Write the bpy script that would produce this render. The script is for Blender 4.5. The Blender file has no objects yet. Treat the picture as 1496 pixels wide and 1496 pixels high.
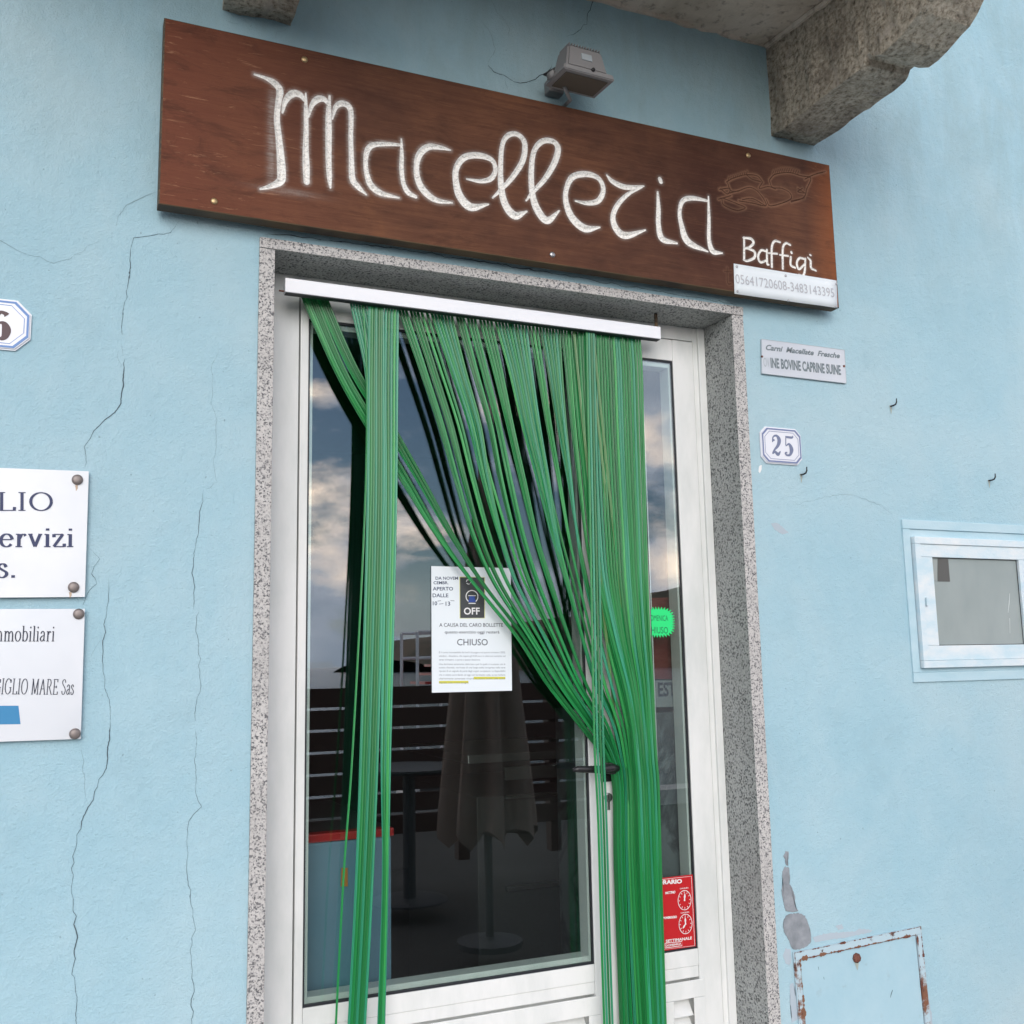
import bpy, bmesh, math, random
import numpy as np
from mathutils import Vector, Matrix, noise
R = math.radians
S = bpy.context.scene
C = S.collection
random.seed(7)

# ------------------------------------------------------------------ camera
CH, CD = 1.45, 2.2                    # camera height above the quay, distance from the wall plane (y = 0, +y goes into the house)
F = 1510.0                            # focal length in pixels of the 1496 px wide photograph
yaw, pit, rol = R(23.91), R(8.37), R(-1.122)
_f = Vector((math.sin(yaw) * math.cos(pit), math.cos(yaw) * math.cos(pit), math.sin(pit)))
_r = Vector((math.cos(yaw), -math.sin(yaw), 0)); _u = _r.cross(_f)
_r, _u = math.cos(rol) * _r + math.sin(rol) * _u, -math.sin(rol) * _r + math.cos(rol) * _u
cam = bpy.data.cameras.new('camera'); co = bpy.data.objects.new('camera', cam); C.objects.link(co)
co.matrix_world = Matrix.Translation((0, -CD, CH)) @ Matrix((_r, _u, -_f)).transposed().to_4x4()
cam.sensor_width = 36; cam.lens = 36 * F / 1496; cam.clip_start = 0.05; cam.clip_end = 6000
S.camera = co

# ------------------------------------------------------------------ light
SUN_EL, SUN_AZ = R(19), R(200)        # behind the photographer, veiled by cloud
w = bpy.data.worlds.new('World'); S.world = w; w.use_nodes = True
nt = w.node_tree; nt.nodes.clear()
def N(t, typ, **kw):
    n = t.nodes.new(typ)
    for k, v in kw.items():
        if k.startswith('_'): setattr(n, k[1:], v)
        else: n.inputs[k if not k.isdigit() else int(k)].default_value = v
    return n
out = N(nt, 'ShaderNodeOutputWorld'); bg = N(nt, 'ShaderNodeBackground'); bg.inputs[1].default_value = 0.13
sky = N(nt, 'ShaderNodeTexSky', _sky_type='NISHITA', _sun_disc=False, _sun_elevation=SUN_EL, _sun_rotation=SUN_AZ, _dust_density=.4, _ozone_density=3.0)
tc = N(nt, 'ShaderNodeTexCoord')
mp = N(nt, 'ShaderNodeMapping'); mp.inputs['Scale'].default_value = (2.2, 2.2, 4.6); mp.inputs['Location'].default_value = (9, 9, 9)
nz = N(nt, 'ShaderNodeTexNoise', Scale=1.7, Detail=8.0, Roughness=0.55)
cr = N(nt, 'ShaderNodeValToRGB'); cr.color_ramp.elements[0].position = 0.46; cr.color_ramp.elements[1].position = 0.53
mp2 = N(nt, 'ShaderNodeMapping'); mp2.inputs['Scale'].default_value = (3.2, 3.2, 6.5); mp2.inputs['Location'].default_value = (6, 6, 2)
nz2 = N(nt, 'ShaderNodeTexNoise', Scale=1.6, Detail=7.0, Roughness=0.5)
cc = N(nt, 'ShaderNodeValToRGB')
e = cc.color_ramp.elements; e[0].position = 0.38; e[0].color = (7.5, 8.8, 11.0, 1); e[1].position = 0.66; e[1].color = (42, 32, 25, 1)
m_ = e.new(0.52); m_.color = (11.5, 12.3, 14.5, 1)
mx = N(nt, 'ShaderNodeMix', _data_type='RGBA')
hz = N(nt, 'ShaderNodeSeparateXYZ'); hm = N(nt, 'ShaderNodeMapRange'); hm.inputs[1].default_value = .10; hm.inputs[2].default_value = .0; hm.inputs[3].default_value = 0; hm.inputs[4].default_value = .85
hx = N(nt, 'ShaderNodeMath', _operation='MAXIMUM')
L = nt.links.new
L(tc.outputs['Generated'], hz.inputs[0]); L(hz.outputs[2], hm.inputs[0]); L(hm.outputs[0], hx.inputs[0]); L(cr.outputs[0], hx.inputs[1])
L(tc.outputs['Generated'], mp.inputs[0]); L(mp.outputs[0], nz.inputs[0]); L(nz.outputs[0], cr.inputs[0])
L(tc.outputs['Generated'], mp2.inputs[0]); L(mp2.outputs[0], nz2.inputs[0]); L(nz2.outputs[0], cc.inputs[0])
L(hx.outputs[0], mx.inputs[0]); L(sky.outputs[0], mx.inputs[6]); L(cc.outputs[0], mx.inputs[7])
L(mx.outputs[2], bg.inputs[0]); L(bg.outputs[0], out.inputs[0])
sun = bpy.data.lights.new('sun', 'SUN'); so = bpy.data.objects.new('sun', sun); C.objects.link(so)
sun.energy = 2.0; sun.angle = R(36); sun.color = (1.0, 0.95, 0.88)
sd = Vector((math.sin(SUN_AZ) * math.cos(SUN_EL), math.cos(SUN_AZ) * math.cos(SUN_EL), math.sin(SUN_EL)))
so.rotation_euler = sd.to_track_quat('Z', 'Y').to_euler()
S.view_settings.view_transform = 'Standard'; S.view_settings.look = 'None'; S.view_settings.gamma = 1
S.view_settings.use_curve_mapping = False; S.view_settings.exposure = -0.05
S.render.engine = 'CYCLES'; S.cycles.max_bounces = 10; S.cycles.transparent_max_bounces = 16

# ------------------------------------------------------------------ helpers
def W(px, py, y=0.0):
    """survey: photograph pixel -> (x, z) in metres on the upright plane at depth y"""
    d = _f * F + _r * (px - 748) - _u * (py - 748)
    t = (CD + y) / d.y
    return d.x * t, CH + d.z * t
def Z1(p): return 200 + p[0] / 2.992, p[1] / 2.992
def Z2(p): return 650 + p[0] / 2.4933, p[1] / 2.4933
def Z3(p): return 1000 + p[0] / 3.016, p[1] / 3.016
def Z4(p): return p[0] / 2.136, 400 + p[1] / 2.136
def Z5(p): return 1030 + p[0] / 2.494, 450 + p[1] / 2.494

def link(name, me, mat=None, parent=None, smooth=False):
    o = bpy.data.objects.new(name, me); C.objects.link(o)
    if mat is not None and not me.materials: me.materials.append(mat)
    if parent is not None: o.parent = parent
    if smooth: me.polygons.foreach_set('use_smooth', [True] * len(me.polygons))
    return o
def obj(name, bm, mat, parent=None, smooth=False, keep=False):
    me = bpy.data.meshes.new(name)
    if not keep: bmesh.ops.recalc_face_normals(bm, faces=bm.faces)
    bm.to_mesh(me); bm.free()
    return link(name, me, mat, parent, smooth)
def tag(o, label, cat, group=None, kind=None):
    if label: o['label'] = label
    if cat: o['category'] = cat
    if group: o['group'] = group
    if kind: o['kind'] = kind
    return o
def thing(name, label, cat, loc=(0, 0, 0), group=None):
    o = bpy.data.objects.new(name, None); C.objects.link(o); o.location = loc; o.empty_display_size = 0.05
    return tag(o, label, cat, group)
def at0(t):
    """children built in world coordinates under an Empty that sits at its own base"""
    inv = Matrix.Translation(t.location).inverted()
    def fix(o):
        for ch in bpy.data.objects:
            if ch.parent is t: ch.matrix_parent_inverse = inv
    fix(t)
def box(bm, x0, x1, y0, y1, z0, z1, bev=0.0):
    r = bmesh.ops.create_cube(bm, size=1.0)
    for v in r['verts']:
        v.co = Vector((x0 + (v.co.x + .5) * (x1 - x0), y0 + (v.co.y + .5) * (y1 - y0), z0 + (v.co.z + .5) * (z1 - z0)))
    if bev > 0:
        es = list({e for v in r['verts'] for e in v.link_edges})
        bmesh.ops.bevel(bm, geom=es, offset=bev, segments=2, affect='EDGES', profile=0.6)
    return bm
def tube(bm, pts, rad, seg=8, cap=True):
    pts = [Vector(p) for p in pts]; rings = []
    n = len(pts)
    if not hasattr(rad, '__len__'): rad = [rad] * n
    up = Vector((0, 0, 1))
    for i, p in enumerate(pts):
        t = (pts[min(i + 1, n - 1)] - pts[max(i - 1, 0)]).normalized()
        a = t.cross(up)
        if a.length < 1e-3: a = t.cross(Vector((1, 0, 0)))
        a.normalize(); b = t.cross(a)
        rings.append([bm.verts.new(p + (a * math.cos(k * 2 * math.pi / seg) + b * math.sin(k * 2 * math.pi / seg)) * rad[i]) for k in range(seg)])
    for i in range(n - 1):
        for k in range(seg):
            bm.faces.new((rings[i][k], rings[i][(k + 1) % seg], rings[i + 1][(k + 1) % seg], rings[i + 1][k]))
    if cap:
        bm.faces.new(rings[0][::-1]); bm.faces.new(rings[-1])
    return bm
def lathe(bm, prof, c, axis='z', seg=24):
    rings = []
    for r_, h in prof:
        ring = []
        for k in range(seg):
            a = k * 2 * math.pi / seg
            if axis == 'z': p = Vector((r_ * math.cos(a), r_ * math.sin(a), h))
            else: p = Vector((r_ * math.cos(a), -h, r_ * math.sin(a)))
            ring.append(bm.verts.new(p + Vector(c)))
        rings.append(ring)
    for i in range(len(rings) - 1):
        for k in range(seg):
            bm.faces.new((rings[i][k], rings[i][(k + 1) % seg], rings[i + 1][(k + 1) % seg], rings[i + 1][k]))
    bm.faces.new(rings[0][::-1]); bm.faces.new(rings[-1])
    return bm
def prism(bm, poly, y0, y1):
    """polygon of (x, z) points extruded from y0 to y1"""
    a = [bm.verts.new((x, y0, z)) for x, z in poly]; b = [bm.verts.new((x, y1, z)) for x, z in poly]
    n = len(poly)
    bm.faces.new(a[::-1]); bm.faces.new(b)
    for i in range(n): bm.faces.new((a[i], a[(i + 1) % n], b[(i + 1) % n], b[i]))
    return bm
def smooth_path(pts, k=6):
    """Catmull-Rom through tuples of any length"""
    P = [np.array(p, float) for p in pts]; P = [2 * P[0] - P[1]] + P + [2 * P[-1] - P[-2]]
    o = []
    for i in range(1, len(P) - 2):
        for j in range(k):
            t = j / k
            o.append(.5 * ((2 * P[i]) + (P[i + 1] - P[i - 1]) * t + (2 * P[i - 1] - 5 * P[i] + 4 * P[i + 1] - P[i + 2]) * t * t + (-P[i - 1] + 3 * P[i] - 3 * P[i + 1] + P[i + 2]) * t ** 3))
    o.append(P[-2])
    return o
_lift = [0]
def ribbon(bm, pts, y, closed=False, step=0.00004):
    """flat painted stroke on the plane y; pts = (x, z, width)"""
    _lift[0] = (_lift[0] + 1) % 12; y = y - _lift[0] * step
    n = len(pts); l = []; r_ = []
    for i in range(n):
        if closed: a, b = pts[(i - 1) % (n - 1)], pts[(i + 1) % (n - 1)]
        else: a, b = pts[max(i - 1, 0)], pts[min(i + 1, n - 1)]
        d = Vector((b[0] - a[0], b[1] - a[1]))
        if d.length < 1e-9: d = Vector((1, 0))
        d.normalize(); q = Vector((-d.y, d.x)) * pts[i][2] / 2
        l.append(bm.verts.new((pts[i][0] + q.x, y, pts[i][1] + q.y))); r_.append(bm.verts.new((pts[i][0] - q.x, y, pts[i][1] - q.y)))
    for i in range(n - 1): bm.faces.new((l[i], l[i + 1], r_[i + 1], r_[i]))

def text(parent, s, x0, z0, width, cap, y, mat, shear=0.0, rot=0.0, bold=0.0, name='lettering', spacing=1.0):
    """flat print with the built-in font, cap height 'cap' and total width 'width' in metres"""
    cu = bpy.data.curves.new('t', 'FONT'); cu.body = s; cu.offset = bold; cu.shear = shear; cu.space_character = spacing
    cu.resolution_u = 3
    o = bpy.data.objects.new('t', cu); C.objects.link(o)
    bpy.context.view_layer.update()
    me = bpy.data.meshes.new_from_object(o.evaluated_get(bpy.context.evaluated_depsgraph_get()))
    bpy.data.objects.remove(o); bpy.data.curves.remove(cu)
    n = len(me.vertices); v = np.zeros(n * 3); me.vertices.foreach_get('co', v); v = v.reshape(-1, 3)
    v[:, 0] -= v[:, 0].min(); sx = width / max(v[:, 0].max(), 1e-6); sz = cap / 0.70
    X = v[:, 0] * sx; Zz = v[:, 1] * sz
    c, s_ = math.cos(rot), math.sin(rot)
    v2 = np.stack([x0 + X * c - Zz * s_, np.full(n, y), z0 + X * s_ + Zz * c], 1)
    me.vertices.foreach_set('co', v2.ravel()); me.update(); me.name = name
    return link(name, me, mat, parent)

# serif letters drawn as pen strokes: thick when the pen goes down, thin when it goes across
def arc(cx, cy, rx, ry, a0, a1, n=14):
    return [(cx + rx * math.cos(R(a0 + (a1 - a0) * i / n)), cy + ry * math.sin(R(a0 + (a1 - a0) * i / n))) for i in range(n + 1)]
def stem(x, h): return [[(x, 0), (x, h)], [(x - .13, .015), (x + .13, .015)]]
X = .66
GL = {
 'L': (.72, stem(.2, 1) + [[(.07, .985), (.33, .985)], [(.2, .015), (.66, .015)], [(.66, 0), (.67, .2)]]),
 'I': (.42, stem(.2, 1) + [[(.07, .985), (.33, .985)]]),
 'O': (.92, [arc(.46, .5, .38, .49, 0, 360, 30)]),
 'G': (.95, [arc(.46, .5, .38, .49, 40, 320, 26), [(.78, .1), (.78, .42)], [(.62, .43), (.9, .43)], [(.77, .72), (.78, .95)]]),
 'M': (1.08, [[(.18, 0), (.2, .98)], [(.2, .98), (.53, .05)], [(.53, .05), (.86, .98)], [(.87, .98), (.9, 0)], [(.06, .015), (.3, .015)], [(.76, .015), (1.02, .015)], [(.08, .985), (.24, .985)], [(.84, .985), (1.0, .985)]]),
 'A': (.88, [[(.14, 0), (.43, .98)], [(.43, .98), (.76, 0)], [(.25, .36), (.62, .36)], [(.03, .015), (.25, .015)], [(.63, .015), (.87, .015)]]),
 'R': (.86, stem(.2, 1) + [[(.07, .985), (.4, .985)] + arc(.4, .74, .22, .245, 90, -90, 12) + [(.2, .495)], [(.42, .5), (.74, .015)], [(.68, .015), (.86, .015)]]),
 'E': (.76, stem(.2, 1) + [[(.07, .985), (.64, .985)], [(.2, .5), (.5, .5)], [(.2, .015), (.68, .015)], [(.68, 0), (.69, .2)], [(.64, .8), (.64, 1)], [(.5, .42), (.5, .58)]]),
 'S': (.66, [smooth_path([(.53, .78), (.44, .95), (.3, .98), (.14, .9), (.12, .74), (.3, .57), (.48, .42), (.55, .24), (.44, .06), (.3, .01), (.16, .06), (.09, .24)], 3)]),
 's': (.48, [smooth_path([(.37, .5), (.3, .63), (.2, .65), (.1, .58), (.1, .48), (.24, .36), (.37, .26), (.39, .14), (.3, .03), (.2, .01), (.1, .05), (.06, .18)], 3)]),
 'e': (.58, [[(.08, .37), (.5, .37)], arc(.3, .33, .22, .32, 8, 325, 22)]),
 'r': (.5, stem(.18, X) + [[(.06, X - .02), (.18, X - .02)], smooth_path([(.2, .42), (.28, .6), (.38, .64), (.44, .56)], 4)]),
 'v': (.6, [[(.1, X), (.3, .02)], [(.3, .02), (.5, X)], [(.02, X - .015), (.2, X - .015)], [(.42, X - .015), (.58, X - .015)]]),
 'i': (.33, stem(.17, X) + [[(.05, X - .02), (.17, X - .02)], [(.17, .84), (.17, .95)]]),
 'z': (.55, [[(.08, X - .015), (.46, X - .015)], [(.44, X), (.08, .015)], [(.08, .015), (.5, .015)], [(.5, 0), (.5, .17)], [(.08, .5), (.08, X)]]),
 'l': (.33, stem(.17, 1) + [[(.05, .98), (.17, .98)]]),
 'b': (.64, [[(.16, 0), (.16, 1)], [(.04, .98), (.16, .98)], arc(.33, .33, .22, .32, 150, -150, 22)]),
 'o': (.62, [arc(.31, .33, .24, .32, 0, 360, 26)]),
 'n': (.7, stem(.17, X) + stem(.52, .45) + [[(.05, X - .02), (.17, X - .02)], smooth_path([(.18, .48), (.3, .62), (.42, .63), (.52, .45)], 4)]),
 'm': (1.02, stem(.17, X) + stem(.51, .45) + stem(.85, .45) + [[(.05, X - .02), (.17, X - .02)], smooth_path([(.18, .48), (.3, .62), (.41, .63), (.51, .45)], 4), smooth_path([(.52, .48), (.64, .62), (.75, .63), (.85, .45)], 4)]),
 'a': (.58, [smooth_path([(.12, .5), (.2, .63), (.32, .64), (.42, .52), (.42, .1), (.52, .03)], 4), smooth_path([(.42, .38), (.2, .32), (.08, .17), (.18, .02), (.32, .05), (.42, .17)], 4)]),
 '.': (.3, [[(.14, 0), (.14, .12)]]), ' ': (.4, []),
}
def serif(parent, s, x0, z0, width, cap, y, mat, thick=.11, thin=.035, rot=0.0, gap=.02):
    bm = bmesh.new(); tot = sum(GL[c][0] + gap for c in s); sx = width / tot; px = 0
    c_, s_ = math.cos(rot), math.sin(rot)
    for ch in s:
        adv, strokes = GL[ch]
        for st in strokes:
            q = []
            for i, p in enumerate(st):
                a, b = st[max(i - 1, 0)], st[min(i + 1, len(st) - 1)]
                dx, dy = (b[0] - a[0]) * sx, (b[1] - a[1]) * cap
                ln = math.hypot(dx, dy) or 1
                wd = thin * cap + (thick * min(sx, cap * 1.2) - thin * cap) * abs(dy / ln) ** 1.3
                if ch in 'vAM' and dy / dx < 0 if abs(dx) > 1e-9 and abs(dy) > .3 * cap * .3 else False: pass
                u_, v_ = (px + p[0]) * sx, p[1] * cap
                q.append((x0 + u_ * c_ - v_ * s_, z0 + u_ * s_ + v_ * c_, max(wd, thin * cap)))
            ribbon(bm, q, y)
        px += adv + gap
    return obj('lettering', bm, mat, parent, keep=True)

# ------------------------------------------------------------------ materials
def mat(name, col, rough=.6, metal=0.0, spec=.5):
    m = bpy.data.materials.new(name); m.use_nodes = True
    b = m.node_tree.nodes['Principled BSDF']
    b.inputs['Base Color'].default_value = (*col, 1); b.inputs['Roughness'].default_value = rough
    b.inputs['Metallic'].default_value = metal; b.inputs['Specular IOR Level'].default_value = spec
    return m
def nodes(m): return m.node_tree, m.node_tree.nodes['Principled BSDF']
def coords(t, scale=(1, 1, 1)):
    g = N(t, 'ShaderNodeNewGeometry'); mpn = N(t, 'ShaderNodeMapping'); mpn.inputs['Scale'].default_value = scale
    t.links.new(g.outputs['Position'], mpn.inputs[0]); return mpn.outputs[0]
def noise_(t, co_, scale, detail=4, rough=.55, dist=0):
    n = N(t, 'ShaderNodeTexNoise', Scale=scale, Detail=detail, Roughness=rough, Distortion=dist); t.links.new(co_, n.inputs['Vector']); return n.outputs[0]
def ramp(t, src, stops):
    r_ = N(t, 'ShaderNodeValToRGB'); el = r_.color_ramp.elements
    while len(el) < len(stops): el.new(.5)
    for q, (p, c) in zip(el, stops): q.position = p; q.color = (*c, 1) if hasattr(c, '__len__') else (c, c, c, 1)
    t.links.new(src, r_.inputs[0]); return r_.outputs[0]
def mixc(t, f, a, b, typ='MIX'):
    m = N(t, 'ShaderNodeMix', _data_type='RGBA', _blend_type=typ)
    for i, v in ((0, f), (6, a), (7, b)):
        if hasattr(v, 'is_linked'): t.links.new(v, m.inputs[i])
        else: m.inputs[i].default_value = v if i == 0 else (*v, 1)
    return m.outputs[2]
def bump(t, b, h, dist, strength=1.0, prev=None):
    n = N(t, 'ShaderNodeBump', Distance=dist, Strength=strength); t.links.new(h, n.inputs['Height'])
    if prev: t.links.new(prev, n.inputs['Normal'])
    if b: t.links.new(n.outputs[0], b.inputs['Normal'])
    return n.outputs[0]

M = {}
# stucco
m = mat('blue_stucco', (.36, .54, .62), .85, spec=.25); t, b = nodes(m)
p = coords(t)
big = noise_(t, p, 1.3, 5, .6); med = noise_(t, p, 9, 5, .6); fine = noise_(t, p, 260, 3, .6); gr = noise_(t, p, 55, 4, .65)
base = ramp(t, big, [(.3, (.315, .505, .59)), (.5, (.355, .54, .62)), (.70, (.425, .575, .63))])
base = mixc(t, ramp(t, noise_(t, coords(t, (1, 1, .7)), 2.6, 7, .7, .7), [(.5, 0), (.72, .38)]), base, (.44, .58, .635))
base = mixc(t, ramp(t, noise_(t, p, 3.7, 8, .72, .4), [(.28, .55), (.45, 0)]), base, (.30, .46, .53))
base = mixc(t, ramp(t, med, [(.45, 0), (.8, .35)]), base, (.43, .59, .65))
base = mixc(t, ramp(t, gr, [(.22, .45), (.36, 0)]), base, (.27, .42, .48))
streak = noise_(t, coords(t, (14, 1, .8)), 1.0, 4, .6)
base = mixc(t, ramp(t, streak, [(.54, 0), (.85, .10)]), base, (.28, .41, .46))
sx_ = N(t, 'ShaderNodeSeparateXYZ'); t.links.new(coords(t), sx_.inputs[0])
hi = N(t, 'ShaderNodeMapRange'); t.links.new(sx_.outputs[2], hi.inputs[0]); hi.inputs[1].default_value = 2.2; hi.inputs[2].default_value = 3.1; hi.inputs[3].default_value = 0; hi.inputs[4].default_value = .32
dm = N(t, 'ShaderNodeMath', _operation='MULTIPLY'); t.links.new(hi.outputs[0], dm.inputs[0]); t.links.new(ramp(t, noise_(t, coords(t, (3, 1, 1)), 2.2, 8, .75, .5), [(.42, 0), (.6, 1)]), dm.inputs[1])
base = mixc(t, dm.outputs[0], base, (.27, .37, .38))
spk = noise_(t, coords(t), 95, 1, .4)
base = mixc(t, ramp(t, spk, [(.76, 0), (.80, .5)]), base, (.16, .22, .25))
t.links.new(base, b.inputs['Base Color'])
n1 = bump(t, None, fine, .0018, 1)
n2 = bump(t, None, gr, .0036, .9, n1)
bump(t, b, med, .006, .55, n2)
M['stucco'] = m
# granite (surround): grey white with dark flecks
def granite(name, light, mid, dark, sc=120, rough=.55, bmp=.0008):
    m = mat(name, mid, rough, spec=.35); t, b = nodes(m); p = coords(t)
    v = N(t, 'ShaderNodeTexVoronoi', Scale=sc * 1.6, Randomness=1.0); wv = noise_(t, p, sc, 3, .6)
    t.links.new(p, v.inputs['Vector'])
    n_ = noise_(t, p, sc * 1.2, 3, .7); n2_ = noise_(t, p, sc * .5, 2, .5)
    base = ramp(t, n_, [(.36, dark), (.44, mid), (.55, light), (.75, tuple(min(1, c * 1.15) for c in light))])
    vc = N(t, 'ShaderNodeSeparateColor'); t.links.new(v.outputs['Color'], vc.inputs[0])
    base = mixc(t, ramp(t, vc.outputs[0], [(.78, 0), (.86, .85)]), base, tuple(c * .6 for c in dark))
    base = mixc(t, ramp(t, vc.outputs[1], [(.75, 0), (.9, .5)]), base, light)
    lo = noise_(t, p, 6, 4, .6)
    base = mixc(t, ramp(t, lo, [(.4, .0), (.75, .35)]), base, tuple(c * .7 for c in mid))
    t.links.new(base, b.inputs['Base Color']); bump(t, b, n_, bmp, .8)
    return m
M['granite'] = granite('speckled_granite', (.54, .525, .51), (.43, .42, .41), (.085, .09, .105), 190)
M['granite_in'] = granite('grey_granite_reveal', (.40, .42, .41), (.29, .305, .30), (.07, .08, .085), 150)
# old corbel stone: rough
m = mat('weathered_stone', (.2, .17, .13), .95, spec=.2); t, b = nodes(m); p = coords(t)
a1 = noise_(t, p, 75, 5, .75); a2 = noise_(t, p, 7, 5, .6); a3 = noise_(t, p, 170, 3, .6)
base = ramp(t, a1, [(.32, (.10, .09, .075)), (.44, (.38, .33, .26)), (.58, (.60, .54, .45)), (.75, (.70, .65, .57))])
base = mixc(t, ramp(t, a2, [(.48, 0), (.66, .6)]), base, (.15, .125, .105))
base = mixc(t, ramp(t, noise_(t, p, 12, 4, .6, .5), [(.6, 0), (.66, .6)]), base, (.5, .45, .4))
t.links.new(base, b.inputs['Base Color']); n1 = bump(t, None, a3, .002, 1); n2 = bump(t, None, a1, .006, 1, n1); bump(t, b, a2, .02, .7, n2)
M['corbel'] = m
# balcony soffit plaster
m = mat('stained_plaster', (.3, .25, .2), .9, spec=.2); t, b = nodes(m); p = coords(t)
a1 = noise_(t, p, 5, 6, .65, .6); a2 = noise_(t, p, 40, 4, .6)
base = ramp(t, a1, [(.3, (.42, .36, .29)), (.5, (.60, .53, .45)), (.7, (.68, .61, .54))])
base = mixc(t, ramp(t, a2, [(.3, .6), (.45, 0)]), base, (.15, .12, .10))
t.links.new(base, b.inputs['Base Color']); bump(t, b, a2, .004, .8)
M['soffit'] = m
# white lacquered aluminium
m = mat('white_aluminium', (.74, .76, .75), .35, spec=.5); t, b = nodes(m); p = coords(t)
g_ = noise_(t, coords(t, (3, 3, 1)), 3, 5, .65)
t.links.new(ramp(t, g_, [(.35, (.66, .685, .67)), (.6, (.78, .79, .78))]), b.inputs['Base Color'])
bump(t, b, noise_(t, p, 14, 2), .0006, .5)
M['alu'] = m
m = mat('rail_aluminium', (.78, .80, .86), .25, spec=.5); t, b = nodes(m)
t.links.new(ramp(t, noise_(t, coords(t, (1, 1, 6)), 4, 4), [(.3, (.80, .82, .87)), (.7, (.90, .91, .94))]), b.inputs['Base Color']); M['rail'] = m
M['gasket'] = mat('black_rubber_gasket', (.012, .014, .02), .5)
M['black'] = mat('black_plastic', (.012, .012, .014), .35)
M['steel'] = mat('galvanised_steel', (.4, .4, .41), .4, 1.0)
M['brass'] = mat('old_brass', (.45, .33, .18), .45, .9)
M['screwgrey'] = mat('dull_screw_cap', (.23, .2, .19), .5, .6)
# glass
def glass(name, ior=.08, tint=(.88, .93, .91), rough=0.0):
    m = bpy.data.materials.new(name); m.use_nodes = True; t = m.node_tree; t.nodes.clear()
    o = N(t, 'ShaderNodeOutputMaterial'); tr = N(t, 'ShaderNodeBsdfTransparent'); tr.inputs[0].default_value = (*tint, 1)
    gl = N(t, 'ShaderNodeBsdfGlossy', Roughness=rough); gl.inputs[0].default_value = (.95, .97, 1, 1)
    lw = N(t, 'ShaderNodeLayerWeight', Blend=.5); p5 = N(t, 'ShaderNodeMath', _operation='POWER'); p5.inputs[1].default_value = 5
    t.links.new(lw.outputs['Facing'], p5.inputs[0]); fr = N(t, 'ShaderNodeMath', _operation='MULTIPLY_ADD'); fr.inputs[1].default_value = 1 - ior; fr.inputs[2].default_value = ior; t.links.new(p5.outputs[0], fr.inputs[0])
    mx_ = N(t, 'ShaderNodeMixShader')
    p = coords(t); wv = noise_(t, p, 1.6, 1, .4); bn = N(t, 'ShaderNodeBump', Distance=.004, Strength=.10)
    t.links.new(wv, bn.inputs['Height']); t.links.new(bn.outputs[0], gl.inputs['Normal'])
    t.links.new(fr.outputs[0], mx_.inputs[0]); t.links.new(tr.outputs[0], mx_.inputs[1]); t.links.new(gl.outputs[0], mx_.inputs[2]); t.links.new(mx_.outputs[0], o.inputs[0])
    return m
M['glass'] = glass('door_glass', .125)
# strands: green translucent plastic
def plastic(name, ramp_stops, lo=.05):
    m = bpy.data.materials.new(name); m.use_nodes = True; t, b = nodes(m)
    oi = N(t, 'ShaderNodeObjectInfo'); col = ramp(t, oi.outputs['Random'], ramp_stops)
    p = coords(t, (1, 1, .6)); nn = noise_(t, p, 5, 3, .6)
    col = mixc(t, ramp(t, nn, [(.4, 0), (.8, .4)]), col, (.008, .15, .05))
    t.links.new(col, b.inputs['Base Color']); b.inputs['Roughness'].default_value = .28; b.inputs['Specular IOR Level'].default_value = .55; b.inputs['Coat Weight'].default_value = .0; b.inputs['Coat Roughness'].default_value = .25
    tl = N(t, 'ShaderNodeBsdfTranslucent'); t.links.new(col, tl.inputs[0])
    ms = N(t, 'ShaderNodeMixShader'); ms.inputs[0].default_value = .15
    o = t.nodes['Material Output']; t.links.new(b.outputs[0], ms.inputs[1]); t.links.new(tl.outputs[0], ms.inputs[2]); t.links.new(ms.outputs[0], o.inputs[0])
    return m
M['strand'] = plastic('green_plastic', [(0, (.005, .13, .030)), (.3, (.009, .23, .052)), (.55, (.014, .30, .075)), (.75, (.005, .15, .04)), (.92, (.04, .38, .09))])
M['strand_pale'] = plastic('faded_green_plastic', [(0, (.11, .27, .09)), (1, (.17, .32, .13))])
M['strand_teal'] = plastic('teal_sheen_plastic', [(0, (.022, .26, .13)), (1, (.04, .35, .20))])  # bluish strands, with the sky's mint sheen put into their colour
M['paper'] = mat('white_paper', (.74, .80, .84), .6)
M['ink'] = mat('dark_ink', (.03, .035, .06), .6)
M['ink_faint'] = mat('faded_ink', (.47, .48, .52), .6)
M['navy'] = mat('navy_print', (.02, .03, .10), .5)
M['navy_soft'] = mat('faded_navy_glaze', (.16, .19, .30), .4)
M['maroon'] = mat('dark_maroon_glaze', (.05, .012, .02), .4)
M['blueline'] = mat('blue_glaze', (.10, .22, .50), .35)
M['greyline'] = mat('grey_blue_glaze', (.16, .20, .36), .35)
M['tile'] = mat('glazed_tile', (.72, .74, .80), .15)
m = mat('white_plaque', (.76, .78, .81), .3); t, b = nodes(m)
t.links.new(ramp(t, noise_(t, coords(t), 4, 4), [(.3, (.70, .73, .77)), (.7, (.80, .82, .84))]), b.inputs['Base Color']); M['plaque'] = m
m = mat('silvery_plaque', (.6, .63, .68), .35, .25); t, b = nodes(m)
t.links.new(ramp(t, noise_(t, coords(t), 3, 4), [(.3, (.53, .57, .62)), (.7, (.64, .67, .71))]), b.inputs['Base Color']); M['plaque2'] = m
M['blue'] = mat('blue_print', (.03, .22, .44), .5)
M['crack'] = mat('crack_dark', (.07, .10, .12), .95)
M['crackthin'] = mat('hairline_crack', (.20, .28, .31), .95)
M['yellow'] = mat('yellow_highlighter', (.62, .60, .06), .6)
M['offblack'] = mat('printed_black', (.05, .055, .06), .5)
M['fluo'] = mat('fluorescent_green_card', (.02, .78, .22), .5)
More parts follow.
